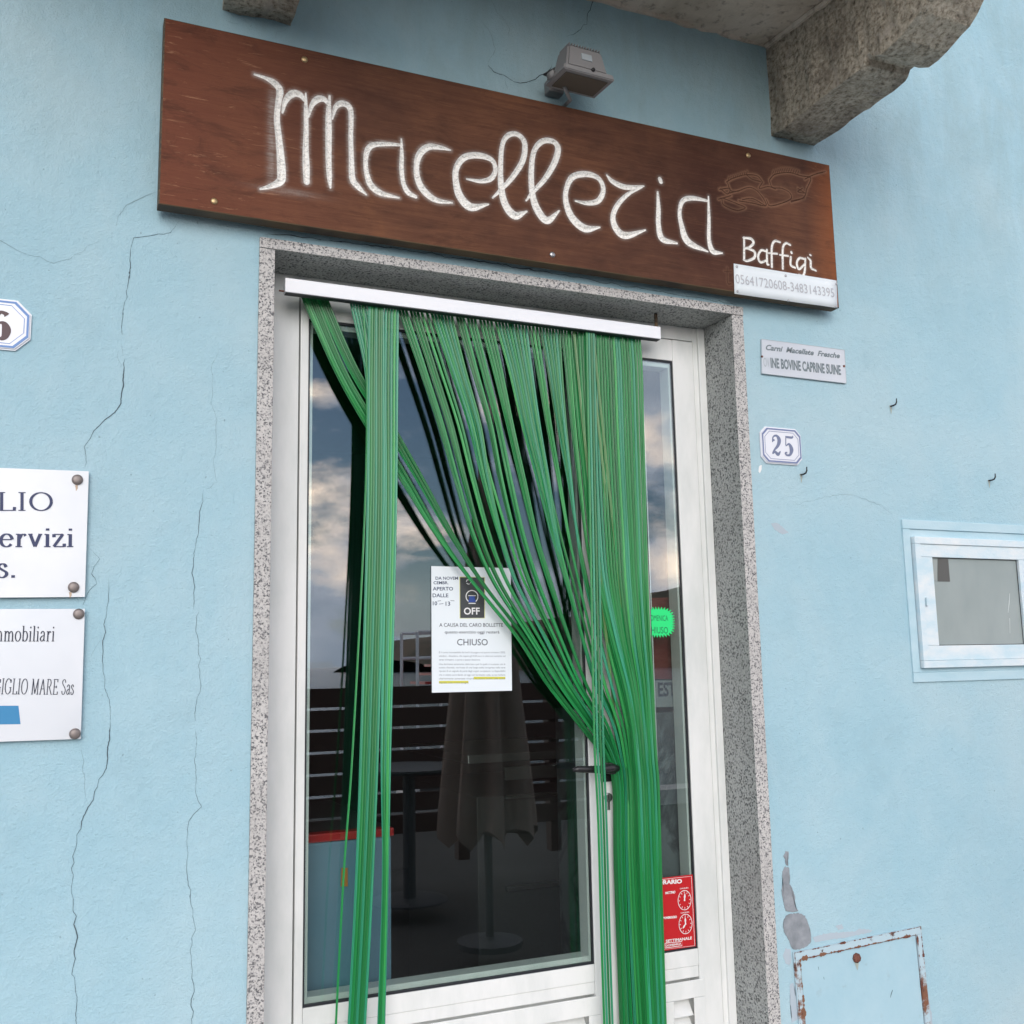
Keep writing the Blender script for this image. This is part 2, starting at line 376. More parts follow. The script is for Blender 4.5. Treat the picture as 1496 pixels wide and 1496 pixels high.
M['red'] = mat('red_card', (.52, .015, .02), .35)
M['white'] = mat('white_print', (.78, .78, .78), .5)
m = mat('mortar', (.26, .28, .30), .95, spec=.1); t, b = nodes(m); p = coords(t)
t.links.new(ramp(t, noise_(t, p, 30, 5, .6), [(.3, (.19, .21, .23)), (.7, (.32, .34, .37))]), b.inputs['Base Color']); bump(t, b, noise_(t, p, 90, 4), .002, .8); M['mortar'] = m
# flaking painted window wood
m = mat('weathered_blue_white_paint', (.6, .7, .75), .7); t, b = nodes(m); p = coords(t)
nn = noise_(t, coords(t, (4, 4, 9)), 2.2, 5, .65)
t.links.new(ramp(t, nn, [(.38, (.52, .67, .74)), (.5, (.61, .71, .76)), (.64, (.70, .75, .77))]), b.inputs['Base Color']); bump(t, b, noise_(t, p, 120, 3), .0008, .6); M['winpaint'] = m
m = mat('blue_painted_trim', (.42, .60, .68), .75); t, b = nodes(m); p = coords(t)
t.links.new(ramp(t, noise_(t, coords(t, (2, 2, 6)), 3, 5, .6), [(.35, (.39, .575, .655)), (.65, (.47, .625, .69))]), b.inputs['Base Color']); bump(t, b, noise_(t, p, 150, 3), .001, .6); M['wintrim'] = m
m = mat('frosted_glass', (.20, .235, .235), .22, spec=.6); t, b = nodes(m); p = coords(t)
t.links.new(ramp(t, noise_(t, coords(t, (1, 1, .5)), 4, 4, .6), [(.3, (.25, .295, .29)), (.7, (.34, .385, .38))]), b.inputs['Base Color']); M['frost'] = m
# rusty hatch
m = mat('blue_hatch_paint', (.36, .54, .62), .7); t, b = nodes(m); p = coords(t)
hb = ramp(t, noise_(t, p, 7, 6, .65), [(.3, (.33, .515, .60)), (.7, (.39, .56, .635))])
hb = mixc(t, ramp(t, noise_(t, p, 26, 6, .75), [(.6, 0), (.72, .5)]), hb, (.30, .40, .44))
t.links.new(hb, b.inputs['Base Color']); bump(t, b, noise_(t, p, 60, 4), .0015, .6); M['hatchblue'] = m
m = mat('rusty_frame_paint', (.5, .6, .65), .7); t, b = nodes(m); p = coords(t)
rn = noise_(t, p, 28, 6, .7); rl = noise_(t, p, 5, 3, .5)
add = N(t, 'ShaderNodeMath', _operation='ADD'); t.links.new(rn, add.inputs[0]); t.links.new(rl, add.inputs[1])
base = mixc(t, ramp(t, add.outputs[0], [(1.04, 0), (1.10, 1)] if False else [(.5, 0), (.51, 0)]), (.42, .56, .62), (.3, .1, .03))
hf = N(t, 'ShaderNodeMath', _operation='MULTIPLY'); hf.inputs[1].default_value = .5; t.links.new(add.outputs[0], hf.inputs[0])
base = mixc(t, ramp(t, hf.outputs[0], [(.49, 0), (.545, 1)]), (.42, .555, .62), (.20, .085, .045))
base = mixc(t, ramp(t, rn, [(.62, 0), (.68, 1)]), base, (.06, .03, .025))
t.links.new(base, b.inputs['Base Color']); bump(t, b, rn, .002, .8); M['rustpaint'] = m
m = mat('rust', (.12, .045, .03), .9); t, b = nodes(m); p = coords(t)
t.links.new(ramp(t, noise_(t, p, 150, 4), [(.3, (.05, .02, .02)), (.7, (.22, .08, .05))]), b.inputs['Base Color']); bump(t, b, noise_(t, p, 200, 4), .001, 1); M['rust'] = m
m = mat('rust_stain', (.36, .40, .36), .9); M['stain'] = m
# carved board: groove depth and paint come from the carving attributes
m = mat('stained_wood', (.12, .045, .025), .7, spec=.15); t, b = nodes(m)
pw = coords(t, (1, 1, 14)); g1 = noise_(t, pw, 7, 6, .65, .4); g2 = noise_(t, coords(t, (1.5, 1, 60)), 5, 5, .7); g3 = noise_(t, coords(t), 2.3, 5, .6)
base = ramp(t, g3, [(.34, (.065, .026, .018)), (.48, (.100, .044, .028)), (.62, (.15, .064, .036)), (.75, (.23, .095, .042))])
base = mixc(t, ramp(t, g1, [(.35, .4), (.6, 0)]), base, (.05, .02, .014))
base = mixc(t, ramp(t, g2, [(.6, 0), (.8, .35)]), base, (.20, .09, .04))
sep = N(t, 'ShaderNodeSeparateXYZ'); gg = N(t, 'ShaderNodeNewGeometry'); t.links.new(gg.outputs['Position'], sep.inputs[0])
endm = N(t, 'ShaderNodeMapRange'); t.links.new(sep.outputs[0], endm.inputs[0])
endm.inputs[1].default_value = .62; endm.inputs[2].default_value = .15; endm.inputs[3].default_value = 0; endm.inputs[4].default_value = .75
base = mixc(t, endm.outputs[0], base, (.19, .062, .036))
endr = N(t, 'ShaderNodeMapRange'); t.links.new(sep.outputs[0], endr.inputs[0])
endr.inputs[1].default_value = 1.86; endr.inputs[2].default_value = 2.0; endr.inputs[3].default_value = 0; endr.inputs[4].default_value = .7
base = mixc(t, endr.outputs[0], base, (.36, .11, .032))
sc_ = noise_(t, coords(t, (9, 1, 70)), 1.5, 5, .7, .6)
scr = ramp(t, sc_, [(.61, 0), (.68, .75)])
em = N(t, 'ShaderNodeMath', _operation='MAXIMUM'); t.links.new(endm.outputs[0], em.inputs[0]); t.links.new(endr.outputs[0], em.inputs[1])
ms_ = N(t, 'ShaderNodeMath', _operation='MULTIPLY'); t.links.new(scr, ms_.inputs[0]); t.links.new(em.outputs[0], ms_.inputs[1])
base = mixc(t, ms_.outputs[0], base, (.5, .27, .16))
a_p = N(t, 'ShaderNodeAttribute', _attribute_name='paint'); a_s = N(t, 'ShaderNodeAttribute', _attribute_name='smudge'); a_e = N(t, 'ShaderNodeAttribute', _attribute_name='bare')
base = mixc(t, a_e.outputs['Fac'], base, (.27, .145, .09))
smn = ramp(t, noise_(t, coords(t, (3, 1, 40)), 6, 5, .7), [(.35, .25), (.65, 1.15)])
sm_m = N(t, 'ShaderNodeMath', _operation='MULTIPLY'); t.links.new(a_s.outputs['Fac'], sm_m.inputs[0]); t.links.new(smn, sm_m.inputs[1])
grime = noise_(t, coords(t, (1, 1, 3)), 6, 8, .75, .8)
base = mixc(t, ramp(t, grime, [(.5, 0), (.72, .7)]), base, (.045, .022, .016))
base = mixc(t, ramp(t, noise_(t, coords(t, (1.2, 1, 90)), 9, 4, .8), [(.58, 0), (.75, .5)]), base, (.30, .14, .065))
base = mixc(t, ramp(t, noise_(t, coords(t, (1, 1, 110)), 14, 3, .8), [(.25, .75), (.42, 0)]), base, (.035, .015, .01))
base = mixc(t, sm_m.outputs[0], base, (.44, .41, .38))
pn = noise_(t, coords(t), 160, 3, .6)
pf = N(t, 'ShaderNodeMath', _operation='MULTIPLY'); t.links.new(a_p.outputs['Fac'], pf.inputs[0]); t.links.new(ramp(t, pn, [(.26, .4), (.36, 1)]), pf.inputs[1])
base = mixc(t, pf.outputs[0], base, mixc(t, ramp(t, noise_(t, coords(t, (1, 1, 2.5)), 110, 3, .7), [(.34, 1), (.50, 0)]), (.88, .87, .84), (.55, .54, .52)))
a_d = N(t, 'ShaderNodeAttribute', _attribute_name='cut'); base = mixc(t, a_d.outputs['Fac'], base, (.045, .018, .012))
t.links.new(base, b.inputs['Base Color']); bump(t, b, g2, .0008, .7)
M['board'] = m
m = mat('dark_board_edge', (.07, .04, .022), .7); t, b = nodes(m)
t.links.new(ramp(t, noise_(t, coords(t, (1, 1, 30)), 6, 5, .6), [(.35, (.035, .022, .015)), (.65, (.12, .075, .035))]), b.inputs['Base Color']); M['edge'] = m
M['lampgrey'] = mat('grey_cast_aluminium', (.29, .285, .29), .55, .1)
M['lampglass'] = mat('dusty_lamp_glass', (.13, .12, .10), .25, spec=.6)
M['bounce_paving'] = granite('pale_bounce_paving', (.58, .55, .50), (.48, .46, .43), (.3, .29, .28), 40, .9)  # pale paving, kept light to reflect daylight upwards
M['tarmac'] = granite('dark_tarmac', (.055, .052, .05), (.04, .04, .04), (.02, .02, .02), 60, .9)
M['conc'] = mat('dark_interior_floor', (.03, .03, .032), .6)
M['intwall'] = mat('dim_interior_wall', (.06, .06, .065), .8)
M['freezer'] = mat('pale_blue_enamel', (.15, .27, .37), .4)
M['redtrim'] = mat('red_enamel_trim', (.45, .02, .02), .35)
M['orange'] = mat('orange_sticker', (.6, .22, .04), .5)
M['marble'] = mat('grey_marble', (.3, .32, .33), .3); t, b = nodes(M['marble'])
t.links.new(ramp(t, noise_(t, coords(t), 3, 8, .6, 1.6), [(.42, (.13, .15, .16)), (.5, (.05, .055, .06)), (.56, (.14, .16, .17))]), b.inputs['Base Color'])
M['placardgrey'] = mat('grey_placard', (.2, .22, .23), .5); M['postered'] = mat('dull_red_print', (.16, .018, .016), .6)
M['parasol'] = mat('taupe_canvas', (.20, .145, .12), .9)
M['fence'] = mat('brown_stained_boards', (.045, .016, .011), .7)
M['table'] = mat('charcoal_powder_coat', (.05, .052, .055), .5)
M['hill'] = mat('scrubby_headland', (.10, .085, .055), .95); t, b = nodes(M['hill'])
t.links.new(ramp(t, noise_(t, coords(t), .06, 8, .65), [(.4, (.05, .05, .03)), (.55, (.16, .12, .085))]), b.inputs['Base Color'])
m = mat('sea_water', (.02, .05, .07), .12, spec=.5); t, b = nodes(m)
bump(t, b, noise_(t, coords(t, (1, 1.6, 1)), .9, 6, .65), .25, 1); M['sea'] = m

# ------------------------------------------------------------------ surveyed lines of the doorway
xoL, xoR = W(370, 900)[0], W(1082, 455)[0]
xoL = (W(380, 345)[0] + W(358, 1496)[0]) / 2; xiL = xoL + .034; xiR = (W(1067, 460)[0]); xoR = xiR + .037
zlT = (W(380, 345)[1] + W(1082, 452)[1]) / 2; zlB = W(1067, 460)[1]
YF = .132                             # face of the door frame, at the end of the granite reveal

# ------------------------------------------------------------------ wall
wx0, wz0 = W(1322, 765, 0); wx1, wz1 = W(1500, 990, 0)
winL, winT = W(1316, 759); winB = W(1333, 997)[1]; winL = (winL + W(1333, 997)[0]) / 2
winR = winL + .515
wallo = thing('house_wall', 'pale blue rendered house wall with cracks and flaking patches', 'wall', (1.0, 0, 0))
xs = [-3.5, xoL, xoR, winL + .06, winR - .06, 7.5]; zs = [-.02, winB + .06, winT - .06, zlT, 5.0]
bm = bmesh.new(); vv = {}
def gv(i, j):
    if (i, j) not in vv: vv[i, j] = bm.verts.new((xs[i], 0, zs[j]))
    return vv[i, j]
for i in range(5):
    for j in range(4):
        if i == 1 and j < 3: continue
        if i == 3 and j == 1: continue
        bm.faces.new((gv(i, j), gv(i + 1, j), gv(i + 1, j + 1), gv(i, j + 1)))
bmesh.ops.recalc_face_normals(bm, faces=bm.faces)
if list(bm.faces)[0].normal.y > 0: bmesh.ops.reverse_faces(bm, faces=bm.faces)
g = bmesh.ops.extrude_face_region(bm, geom=list(bm.faces))
for v in [q for q in g['geom'] if isinstance(q, bmesh.types.BMVert)]: v.co.y += .3
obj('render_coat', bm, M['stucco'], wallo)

def crack(pts, wd=.0014, mt='crack', jit=.0035, seed=0):
    """open hairline in the render: width swells and closes, lips chipped here and there"""
    rnd = random.Random(seed); q = []
    P = [W(*p) for p in pts]
    for i in range(len(P) - 1):
        a, b_ = P[i], P[i + 1]; ln = math.hypot(b_[0] - a[0], b_[1] - a[1]); n = max(2, int(ln / .012))
        for k in range(n):
            t_ = k / n
            q.append([a[0] + (b_[0] - a[0]) * t_ + rnd.gauss(0, .0016), a[1] + (b_[1] - a[1]) * t_ + rnd.gauss(0, .0016)])
    q.append([*P[-1]]); m_ = len(q); o_ = []
    for i in range(m_ - 1):
        for k in range(3):
            t_ = k / 3; s_ = i + t_
            sw = .35 + .75 * abs(noise.noise(Vector((s_ * .11, seed * 3.1, 0)))) * 2 + rnd.uniform(-.15, .15)
            if rnd.random() < .03: sw *= 1.9
            o_.append((q[i][0] + (q[i + 1][0] - q[i][0]) * t_ + rnd.gauss(0, .0003), q[i][1] + (q[i + 1][1] - q[i][1]) * t_, wd * .85 * max(.15, sw) * min(1, (s_ + .3) / 3, (m_ - s_) / 3)))
    b2 = bmesh.new(); ribbon(b2, o_, -.0006); obj('crack', b2, M[mt], wallo, keep=True)
crack([(259, 325), (250, 340), (222, 343), (195, 350), (189, 365), (190, 400)] + [Z4(p) for p in [(405, 0), (388, 90), (378, 150), (382, 200)]], .0022, seed=1)
crack([Z4(p) for p in [(385, 260), (387, 350), (370, 420), (330, 460), (293, 490), (272, 540), (262, 610)]], .0024, seed=2)
crack([Z4(p) for p in [(382, 196), (379, 230), (385, 264)]], .0012, 'crackthin', seed=31)
crack([Z4(p) for p in [(678, 650), (660, 668), (637, 674)]], .0009, 'crackthin', seed=32)
crack([Z4(p) for p in [(372, 240), (368, 262), (376, 300)]], .0012, 'crackthin', seed=3)
crack([(233, 280), (205, 288), (185, 300), (172, 318), (168, 332)], .0011, 'crackthin', seed=4)
crack([(-30, 340), (0, 352), (30, 368), (78, 384), (100, 378), (128, 362), (150, 350)], .0011, 'crackthin', seed=5)
crack([Z4(p) for p in [(275, 845), (308, 890), (288, 940), (302, 965), (272, 1000), (255, 1040)]], .0015, seed=6)
crack([Z4(p) for p in [(340, 950), (341, 1000), (330, 1050), (328, 1120), (318, 1200), (328, 1290), (345, 1350), (345, 1400)]], .0014, seed=7)
crack([Z4(p) for p in [(328, 1120), (300, 1160), (280, 1200)]], .0009, 'crackthin', seed=17)
crack([(160, 1052), (158, 1100), (155, 1120), (130, 1180), (112, 1220), (104, 1290), (112, 1370), (107, 1420), (112, 1460), (112, 1500)], .0018, seed=8)
crack([(128, 1180), (124, 1140), (118, 1090)], .0009, 'crackthin', seed=18)
crack([Z4(p) for p in [(685, 235), (662, 280), (663, 400), (675, 440), (675, 530), (665, 600), (678, 655)]], .0010, 'crackthin', seed=9)
crack([Z4(p) for p in [(637, 670), (625, 745), (612, 850), (597, 910), (608, 1000), (604, 1055)]], .0016, seed=10)
crack([Z4(p) for p in [(622, 1035), (612, 1090), (618, 1180), (626, 1280), (612, 1370), (609, 1400)]], .0016, seed=11)
crack([Z4(p) for p in [(612, 1420), (612, 1496)]] + [(285, 1120), (284, 1150), (300, 1130)][:2] + [(292, 1180), (273, 1200), (274, 1280), (284, 1350), (278, 1400), (283, 1450), (280, 1500)], .0013, seed=12)
crack([Z2(p) for p in [(392, 232), (385, 250), (370, 265), (330, 285), (295, 303), (250, 295), (180, 262), (152, 235)]], .0034, seed=13)
crack([Z2(p) for p in [(152, 235), (185, 182), (168, 130), (140, 80)]], .0016, 'crackthin', seed=14)
crack([Z2(p) for p in [(218, 282), (219, 300), (228, 330)]], .0012, seed=15)
crack([Z2(p) for p in [(545, -20), (540, 10), (520, 50), (515, 85), (470, 125), (440, 135)]], .0024, seed=16)
crack([Z2(p) for p in [(160, -20), (170, 0), (190, 50), (218, 75), (235, 110), (232, 140)]], .0016, 'crackthin', seed=19)
crack([Z5(p) for p in [(300, 722), (380, 705), (450, 685), (540, 680), (600, 705), (640, 720), (690, 760)]], .0010, 'crackthin', seed=20)
crack([(402, 59), (404, 48), (420, 42)], .001, 'crackthin', seed=21)
crack([Z1(p) for p in [(385, 90), (410, 100), (450, 105)]], .0014, seed=22)
crack([(384, 341), (450, 347), (600, 366), (760, 391), (900, 416), (1010, 434), (1078, 446)], .0022, seed=23)

def blob(pts, mt, th=.0012, seed=0, name='mortar_patch', rough=.0025, y=0.0):
    rnd = random.Random(seed); P = [W(*p) for p in pts]; q = []
    for i in range(len(P)):
        a, b_ = P[i], P[(i + 1) % len(P)]; n = max(2, int(math.hypot(b_[0] - a[0], b_[1] - a[1]) / .004))
        for k in range(n):
            t_ = k / n; q.append((a[0] + (b_[0] - a[0]) * t_ + rnd.uniform(-1, 1) * rough * .5, a[1] + (b_[1] - a[1]) * t_ + rnd.uniform(-1, 1) * rough * .5))
    b2 = bmesh.new(); prism(b2, q, y - th, y + .001)
    bmesh.ops.triangulate(b2, faces=b2.faces)
    return obj(name, b2, M[mt], wallo)
def Z7(p): return 1100 + p[0] / 3.778, 1200 + p[1] / 3.778
blob([Z7(p) for p in [(180, 165), (195, 165), (197, 190), (190, 215), (192, 243), (180, 240), (178, 210), (168, 190)]], 'mortar', .001, 1)
blob([Z7(p) for p in [(175, 250), (198, 255), (202, 300), (200, 345), (218, 370), (230, 420), (232, 470), (250, 495), (225, 500), (180, 495), (165, 440), (158, 380), (165, 340), (160, 285)]], 'mortar', .0012, 2)
blob([Z7(p) for p in [(205, 510), (250, 505), (285, 520), (305, 570), (318, 620), (318, 665), (300, 685), (262, 705), (215, 705), (200, 660), (170, 610), (165, 560), (180, 520)]], 'mortar', .0016, 3)
M['paleplaster'] = mat('pale_exposed_plaster', (.40, .47, .53), .9)
for i, P_ in enumerate([[(455, 575), (490, 568), (498, 592), (470, 600)], [(330, 640), (400, 618), (560, 606), (590, 592), (660, 600), (650, 612), (560, 632), (420, 655), (340, 668)], [(180, 700), (205, 705), (215, 760), (200, 800), (180, 780), (165, 740)], [(205, 900), (225, 890), (240, 1000), (250, 1090), (215, 1110), (205, 1000)], [(935, 960), (970, 980), (985, 1060), (990, 1120), (962, 1120), (952, 1040)]]):
    blob([Z7(p) for p in P_], 'paleplaster', .0004, 10 + i, 'paint_chip')
blob([Z5(p) for p in [(198, 575), (207, 572), (205, 590), (200, 602), (194, 595)]], 'white', .0005, 30, 'paint_drip', .001)
blob([Z5(p) for p in [(240, 785), (262, 782), (280, 795), (305, 820), (285, 825), (255, 810)]], 'paleplaster', .0003, 31, 'paint_chip')

# ------------------------------------------------------------------ granite surround
gs = thing('granite_surround', 'grey speckled granite surround framing the shop doorway', 'door surround', (xiL, 0, 0))
def slab(name, x0, x1, y0, y1, z0, z1, inner):
    bm = bmesh.new(); box(bm, x0, x1, y0, y1, z0, z1, .0015)
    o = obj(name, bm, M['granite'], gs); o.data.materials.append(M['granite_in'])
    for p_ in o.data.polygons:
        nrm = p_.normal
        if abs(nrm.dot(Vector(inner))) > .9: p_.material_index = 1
    return o
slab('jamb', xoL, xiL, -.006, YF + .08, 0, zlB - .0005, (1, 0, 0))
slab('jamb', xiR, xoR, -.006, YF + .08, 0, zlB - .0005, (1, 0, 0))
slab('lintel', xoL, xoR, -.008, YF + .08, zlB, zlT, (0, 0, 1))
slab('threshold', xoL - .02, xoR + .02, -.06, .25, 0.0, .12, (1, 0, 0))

# ------------------------------------------------------------------ door
door = thing('shop_door', 'white aluminium shop door with tall glass pane and narrow sidelight', 'door', (xiL + .05, YF, .12))
ztop = zlB
def X_(px, py, y): return W(px, py, y)[0]
def Z_(px, py, y): return W(px, py, y)[1]
fL = (X_(436, 700, YF) + X_(430, 1400, YF)) / 2           # outer frame / leaf joint, left
gL = (X_(450, 600, YF) + X_(441, 1473, YF)) / 2           # glass edge left
gR = X_(868, 1408, YF); gB = (Z_(868, 1408, YF) + Z_(441, 1473, YF)) / 2; gT = Z_(983, 528, YF)
fR = X_(1010, 500, YF); sR = (X_(983, 528, YF) + X_(1018, 1385, YF)) / 2; sL = X_(957, 1100, YF)
fT = Z_(1006, 500, YF)
mid = (gR + sL) / 2
bm = bmesh.new()
box(bm, xiL, fL - .003, YF, YF + .06, .12, zlB, .002)
box(bm, fR + .003, xiR, YF, YF + .06, .12, zlB, .002)
box(bm, fL - .003, fR + .003, YF, YF + .06, fT + .003, zlB, .002)
obj('outer_frame', bm, M['alu'], door)
bm = bmesh.new()  # raised lip of the outer frame next to the granite
xr_ = X_(1020, 500, YF)
box(bm, xiR - .022, xiR - .0005, YF - .008, YF - .0002, .12, zlB - .001, .0015)
box(bm, xiL + .0005, xiL + .018, YF - .008, YF - .0002, .12, zlB - .001, .0015)
obj('frame_lip', bm, M['alu'], door)
LY = YF - .004
def leaf(name, x0, x1, g0, g1, sub_bottom):
    """leaf with stiles, rails, glass, gasket and a louvred lower panel"""
    bm = bmesh.new()
    railB = gB - .085
    box(bm, x0, g0, LY, LY + .055, .13, fT, .002); box(bm, g1, x1, LY, LY + .055, .13, fT, .002)
    box(bm, g0 + .0004, g1 - .0004, LY + .0005, LY + .0545, gT, fT - .0005, .002)
    lf = obj(name, bm, M['alu'], door)
    # middle rail in two stepped mouldings
    bm = bmesh.new()
    box(bm, g0 + .0004, g1 - .0004, LY + .0005, LY + .0545, gB - .040, gB, .002)
    box(bm, g0 + .0004, g1 - .0004, LY + .003, LY + .052, gB - .068, gB - .0405, .002)
    obj('middle_rail', bm, M['alu'], lf)
    bm = bmesh.new()
    for a in ((g0, g0 + .004, gB, gT), (g1 - .004, g1, gB, gT)): box(bm, a[0], a[1], LY + .004, LY + .011, a[2], a[3])
    for a in ((gB, gB + .005), (gT - .005, gT)): box(bm, g0 + .004, g1 - .004, LY + .004, LY + .011, a[0], a[1])
    obj('gasket', bm, M['gasket'], lf)
    bm = bmesh.new(); box(bm, g0 + .004, g1 - .004, LY + .006, LY + .010, gB + .005, gT - .005); obj('glass_pane', bm, M['glass'], lf)
    # inner glazing bead seen through the glass
    bm = bmesh.new()
    box(bm, g0 + .0045, g0 + .012, LY + .0115, LY + .054, gB + .004, gT - .004); box(bm, g1 - .010, g1 - .0045, LY + .0115, LY + .054, gB + .004, gT - .004)
    box(bm, g0 + .0125, g1 - .0105, LY + .0115, LY + .054, gB + .0055, gB + .018); box(bm, g0 + .0125, g1 - .0105, LY + .0115, LY + .054, gT - .018, gT - .0055)
    obj('inner_bead', bm, M['alu'], lf)
    # lower panel frame + louvres
    pz1 = gB - .072; pz0 = .20; fw = .042
    bm = bmesh.new()
    box(bm, g0 - .012, g1 + .012, LY - .004, LY - .0003, pz1 - fw, pz1, .0015)
    box(bm, g0 - .012, g0 - .012 + fw * .8, LY - .004, LY - .0003, pz0, pz1 - fw - .0004, .0015)
    box(bm, g1 + .012 - fw * .8, g1 + .012, LY - .004, LY - .0003, pz0, pz1 - fw - .0004, .0015)
    box(bm, g0 - .012, g1 + .012, LY - .004, LY - .0003, .14, pz0 - .0004, .0015)
    obj('panel_frame', bm, M['alu'], lf)
    sl0 = g0 - .012 + fw * .8; sl1 = g1 + .012 - fw * .8
    bm = bmesh.new(); box(bm, g0, g1, LY + .045, LY + .05, .14, gB - .0685); obj('panel_back', bm, M['alu'], lf)
    bm = bmesh.new()
    prism_pts = [(LY + .002, -.018), (LY + .005, -.018), (LY + .032, .019), (LY + .028, .019)]
    a_ = [bm.verts.new((sl0, y_, z_)) for y_, z_ in prism_pts]; b_ = [bm.verts.new((sl1, y_, z_)) for y_, z_ in prism_pts]
    bm.faces.new(a_); bm.faces.new(b_[::-1])
    for i in range(4): bm.faces.new((a_[i], a_[(i + 1) % 4], b_[(i + 1) % 4], b_[i]))
    me = bpy.data.meshes.new('louvre_slat'); bmesh.ops.recalc_face_normals(bm, faces=bm.faces); bm.to_mesh(me); bm.free(); me.materials.append(M['alu'])
    z = pz1 - fw - .024
    while z > pz0:
        o = bpy.data.objects.new('louvre_slat', me); C.objects.link(o); o.parent = lf; o.location = (0, 0, z); z -= .040
    return lf
lf1 = leaf('door_leaf', fL, mid - .0015, gL, gR, True)
lf2 = leaf('sidelight_leaf', mid + .0015, fR, sL, sR, False)
# lever handle
hx, hz = W(893, 1122, YF - .03)
bm = bmesh.new(); box(bm, hx - .018, hx + .018, LY - .008, LY - .0003, hz - .035, hz + .045, .004)
box(bm, hx - .013, hx + .013, LY - .04, LY - .008, hz - .014, hz + .014, .004)
obj('handle_plate', bm, M['black'], door)
bm = bmesh.new()
x1_, z1_ = W(836, 1124, YF - .045)
tube(bm, [(hx + .010, LY - .036, hz), (hx - .01, LY - .042, hz + .001), (hx - .04, LY - .045, hz), (x1_ + .012, LY - .045, z1_), (x1_, LY - .044, z1_ - .001)], [.011, .0115, .0095, .0075, .004], 12)
obj('lever_handle', bm, M['black'], door, True)
kx, kz = W(888, 1172, LY)
bm = bmesh.new(); lathe(bm, [(.011, 0), (.011, .004), (.008, .005)], (kx, LY - .0003, kz + .012), 'y', 18); box(bm, kx - .0045, kx + .0045, LY - .004, LY - .0003, kz - .018, kz + .004, .001)
lk = obj('lock_cylinder', bm, M['steel'], door)
bm = bmesh.new(); box(bm, kx - .001, kx + .001, LY - .0058, LY - .0055, kz + .006, kz + .018); obj('keyhole', bm, M['black'], lk)

# ------------------------------------------------------------------ strip curtain
RY = .045
rx0, rz0 = W(417, 405, RY); rx1, rz1 = W(965, 478, RY); rzb = (W(417, 426, RY)[1] + W(965, 495, RY)[1]) / 2; rzt = (rz0 + rz1) / 2
cur = thing('strip_curtain', 'green plastic strip curtain drawn aside over the shop door handle', 'door curtain', ((rx0 + rx1) / 2, .06, rzb))
bm = bmesh.new(); box(bm, rx0, rx1, RY, RY + .022, rzb, rzt, .0012); rl = obj('curtain_rail', bm, M['rail'], cur)
bm = bmesh.new(); box(bm, rx0 + .002, rx1 - .002, RY + .004, RY + .020, rzb - .002, rzb - .0003); obj('rail_channel', bm, M['gasket'], rl)
for xb in (X_(957, 465, RY + .02),):
    bm = bmesh.new(); box(bm, xb - .004, xb + .004, RY + .014, RY + .018, rzt + .0003, zlB - .0005)
    obj('bracket', bm, M['edge'], cur)
bm = bmesh.new(); xg, zg = W(411, 424, RY); tube(bm, [(rx0 - .012, RY + .01, rzb + .004), (rx0 - .0005, RY + .01, rzb + .004)], .002, 6); obj('rail_pin', bm, M['rust'], cur)

LOB = [(-1, 0), (-.82, .85), (-.52, .95), (-.22, .15), (0, 0), (.22, .15), (.52, .95), (.82, .85), (1, 0), (.7, -.8), (-.7, -.8)]
def strand(path, y0, mt='strand', wd=.0073, th=.0017, ytw=0.0, seed=0, ys=None, lab=None, pinch=0.0):
    """path = pixels of the photograph from the rail down, laid on upright planes between door and camera"""
    rnd = random.Random(seed); pts = smooth_path(path, 7); n = len(pts); bm = bmesh.new(); rings = []
    ph = rnd.uniform(0, 6.28); tw0 = rnd.uniform(-.12, .12)
    C3 = []
    for i, p_ in enumerate(pts):
        y = y0 if ys is None else y0 + np.interp(p_[1], ys[0], ys[1])
        y += .001 * math.sin(ph + i * .25)
        x, z = W(p_[0], p_[1], y); C3.append(Vector((x, y, z)))
    for i, p_ in enumerate(C3):
        t_ = (C3[min(i + 1, n - 1)] - C3[max(i - 1, 0)]).normalized()
        yv = Vector((0, -1, 0)); a = yv.cross(t_).normalized(); b_ = t_.cross(a) * -1
        if b_.y > 0: b_ = -b_
        ang = tw0 * (i / n) + ytw * (i / n) ** 2 + pinch * min(1, max(0, (pts[i][1] - 960) / 170))
        A = a * math.cos(ang) + b_ * math.sin(ang); B = b_ * math.cos(ang) - a * math.sin(ang)
        rings.append([bm.verts.new(p_ + A * (u * wd / 2) + B * (v * th / 2)) for u, v in LOB])
    k = len(LOB)
    for i in range(n - 1):
        for j in range(k): bm.faces.new((rings[i][j], rings[i][(j + 1) % k], rings[i + 1][(j + 1) % k], rings[i + 1][j]))
    o = obj('strand', bm, M[mt], cur, True)
    if lab: o['label'] = lab
    return o
def rail_y(x): return 423 + (x - 417) * (493 - 423) / 548
K = [438, 476, 583, 660, 725, 770, 827, 860, 890, 937]
TB = {540: [487, 522, 614, 683, 741, 782, 832, 861, 893, 940],
      620: [531, 572, 640, 707, 757, 796, 839, 864, 896, 942],
      700: [583, 617, 663, 722, 776, 812, 848, 867, 900, 944],
      780: [634, 660, 687, 742, 794, 827, 857, 871, 905, 946],
      850: [688, 703, 718, 764, 815, 843, 868, 878, 909, 948],
      930: [755, 763, 770, 803, 839, 862, 886, 896, 918, 951],
      1000: [800, 806, 815, 838, 862, 881, 903, 915, 930, 955],
      1060: [846, 852, 858, 876, 891, 902, 916, 926, 937, 957],
      1110: [884, 888, 891, 898, 905, 912, 922, 931, 941, 960],
      1150: [896, 898, 900, 905, 911, 917, 925, 934, 944, 963],
      1260: [898, 900, 902, 907, 913, 919, 928, 938, 949, 966],
      1400: [903, 905, 908, 913, 919, 926, 935, 944, 955, 970],
      1530: [908, 910, 913, 919, 926, 933, 943, 951, 961, 974]}
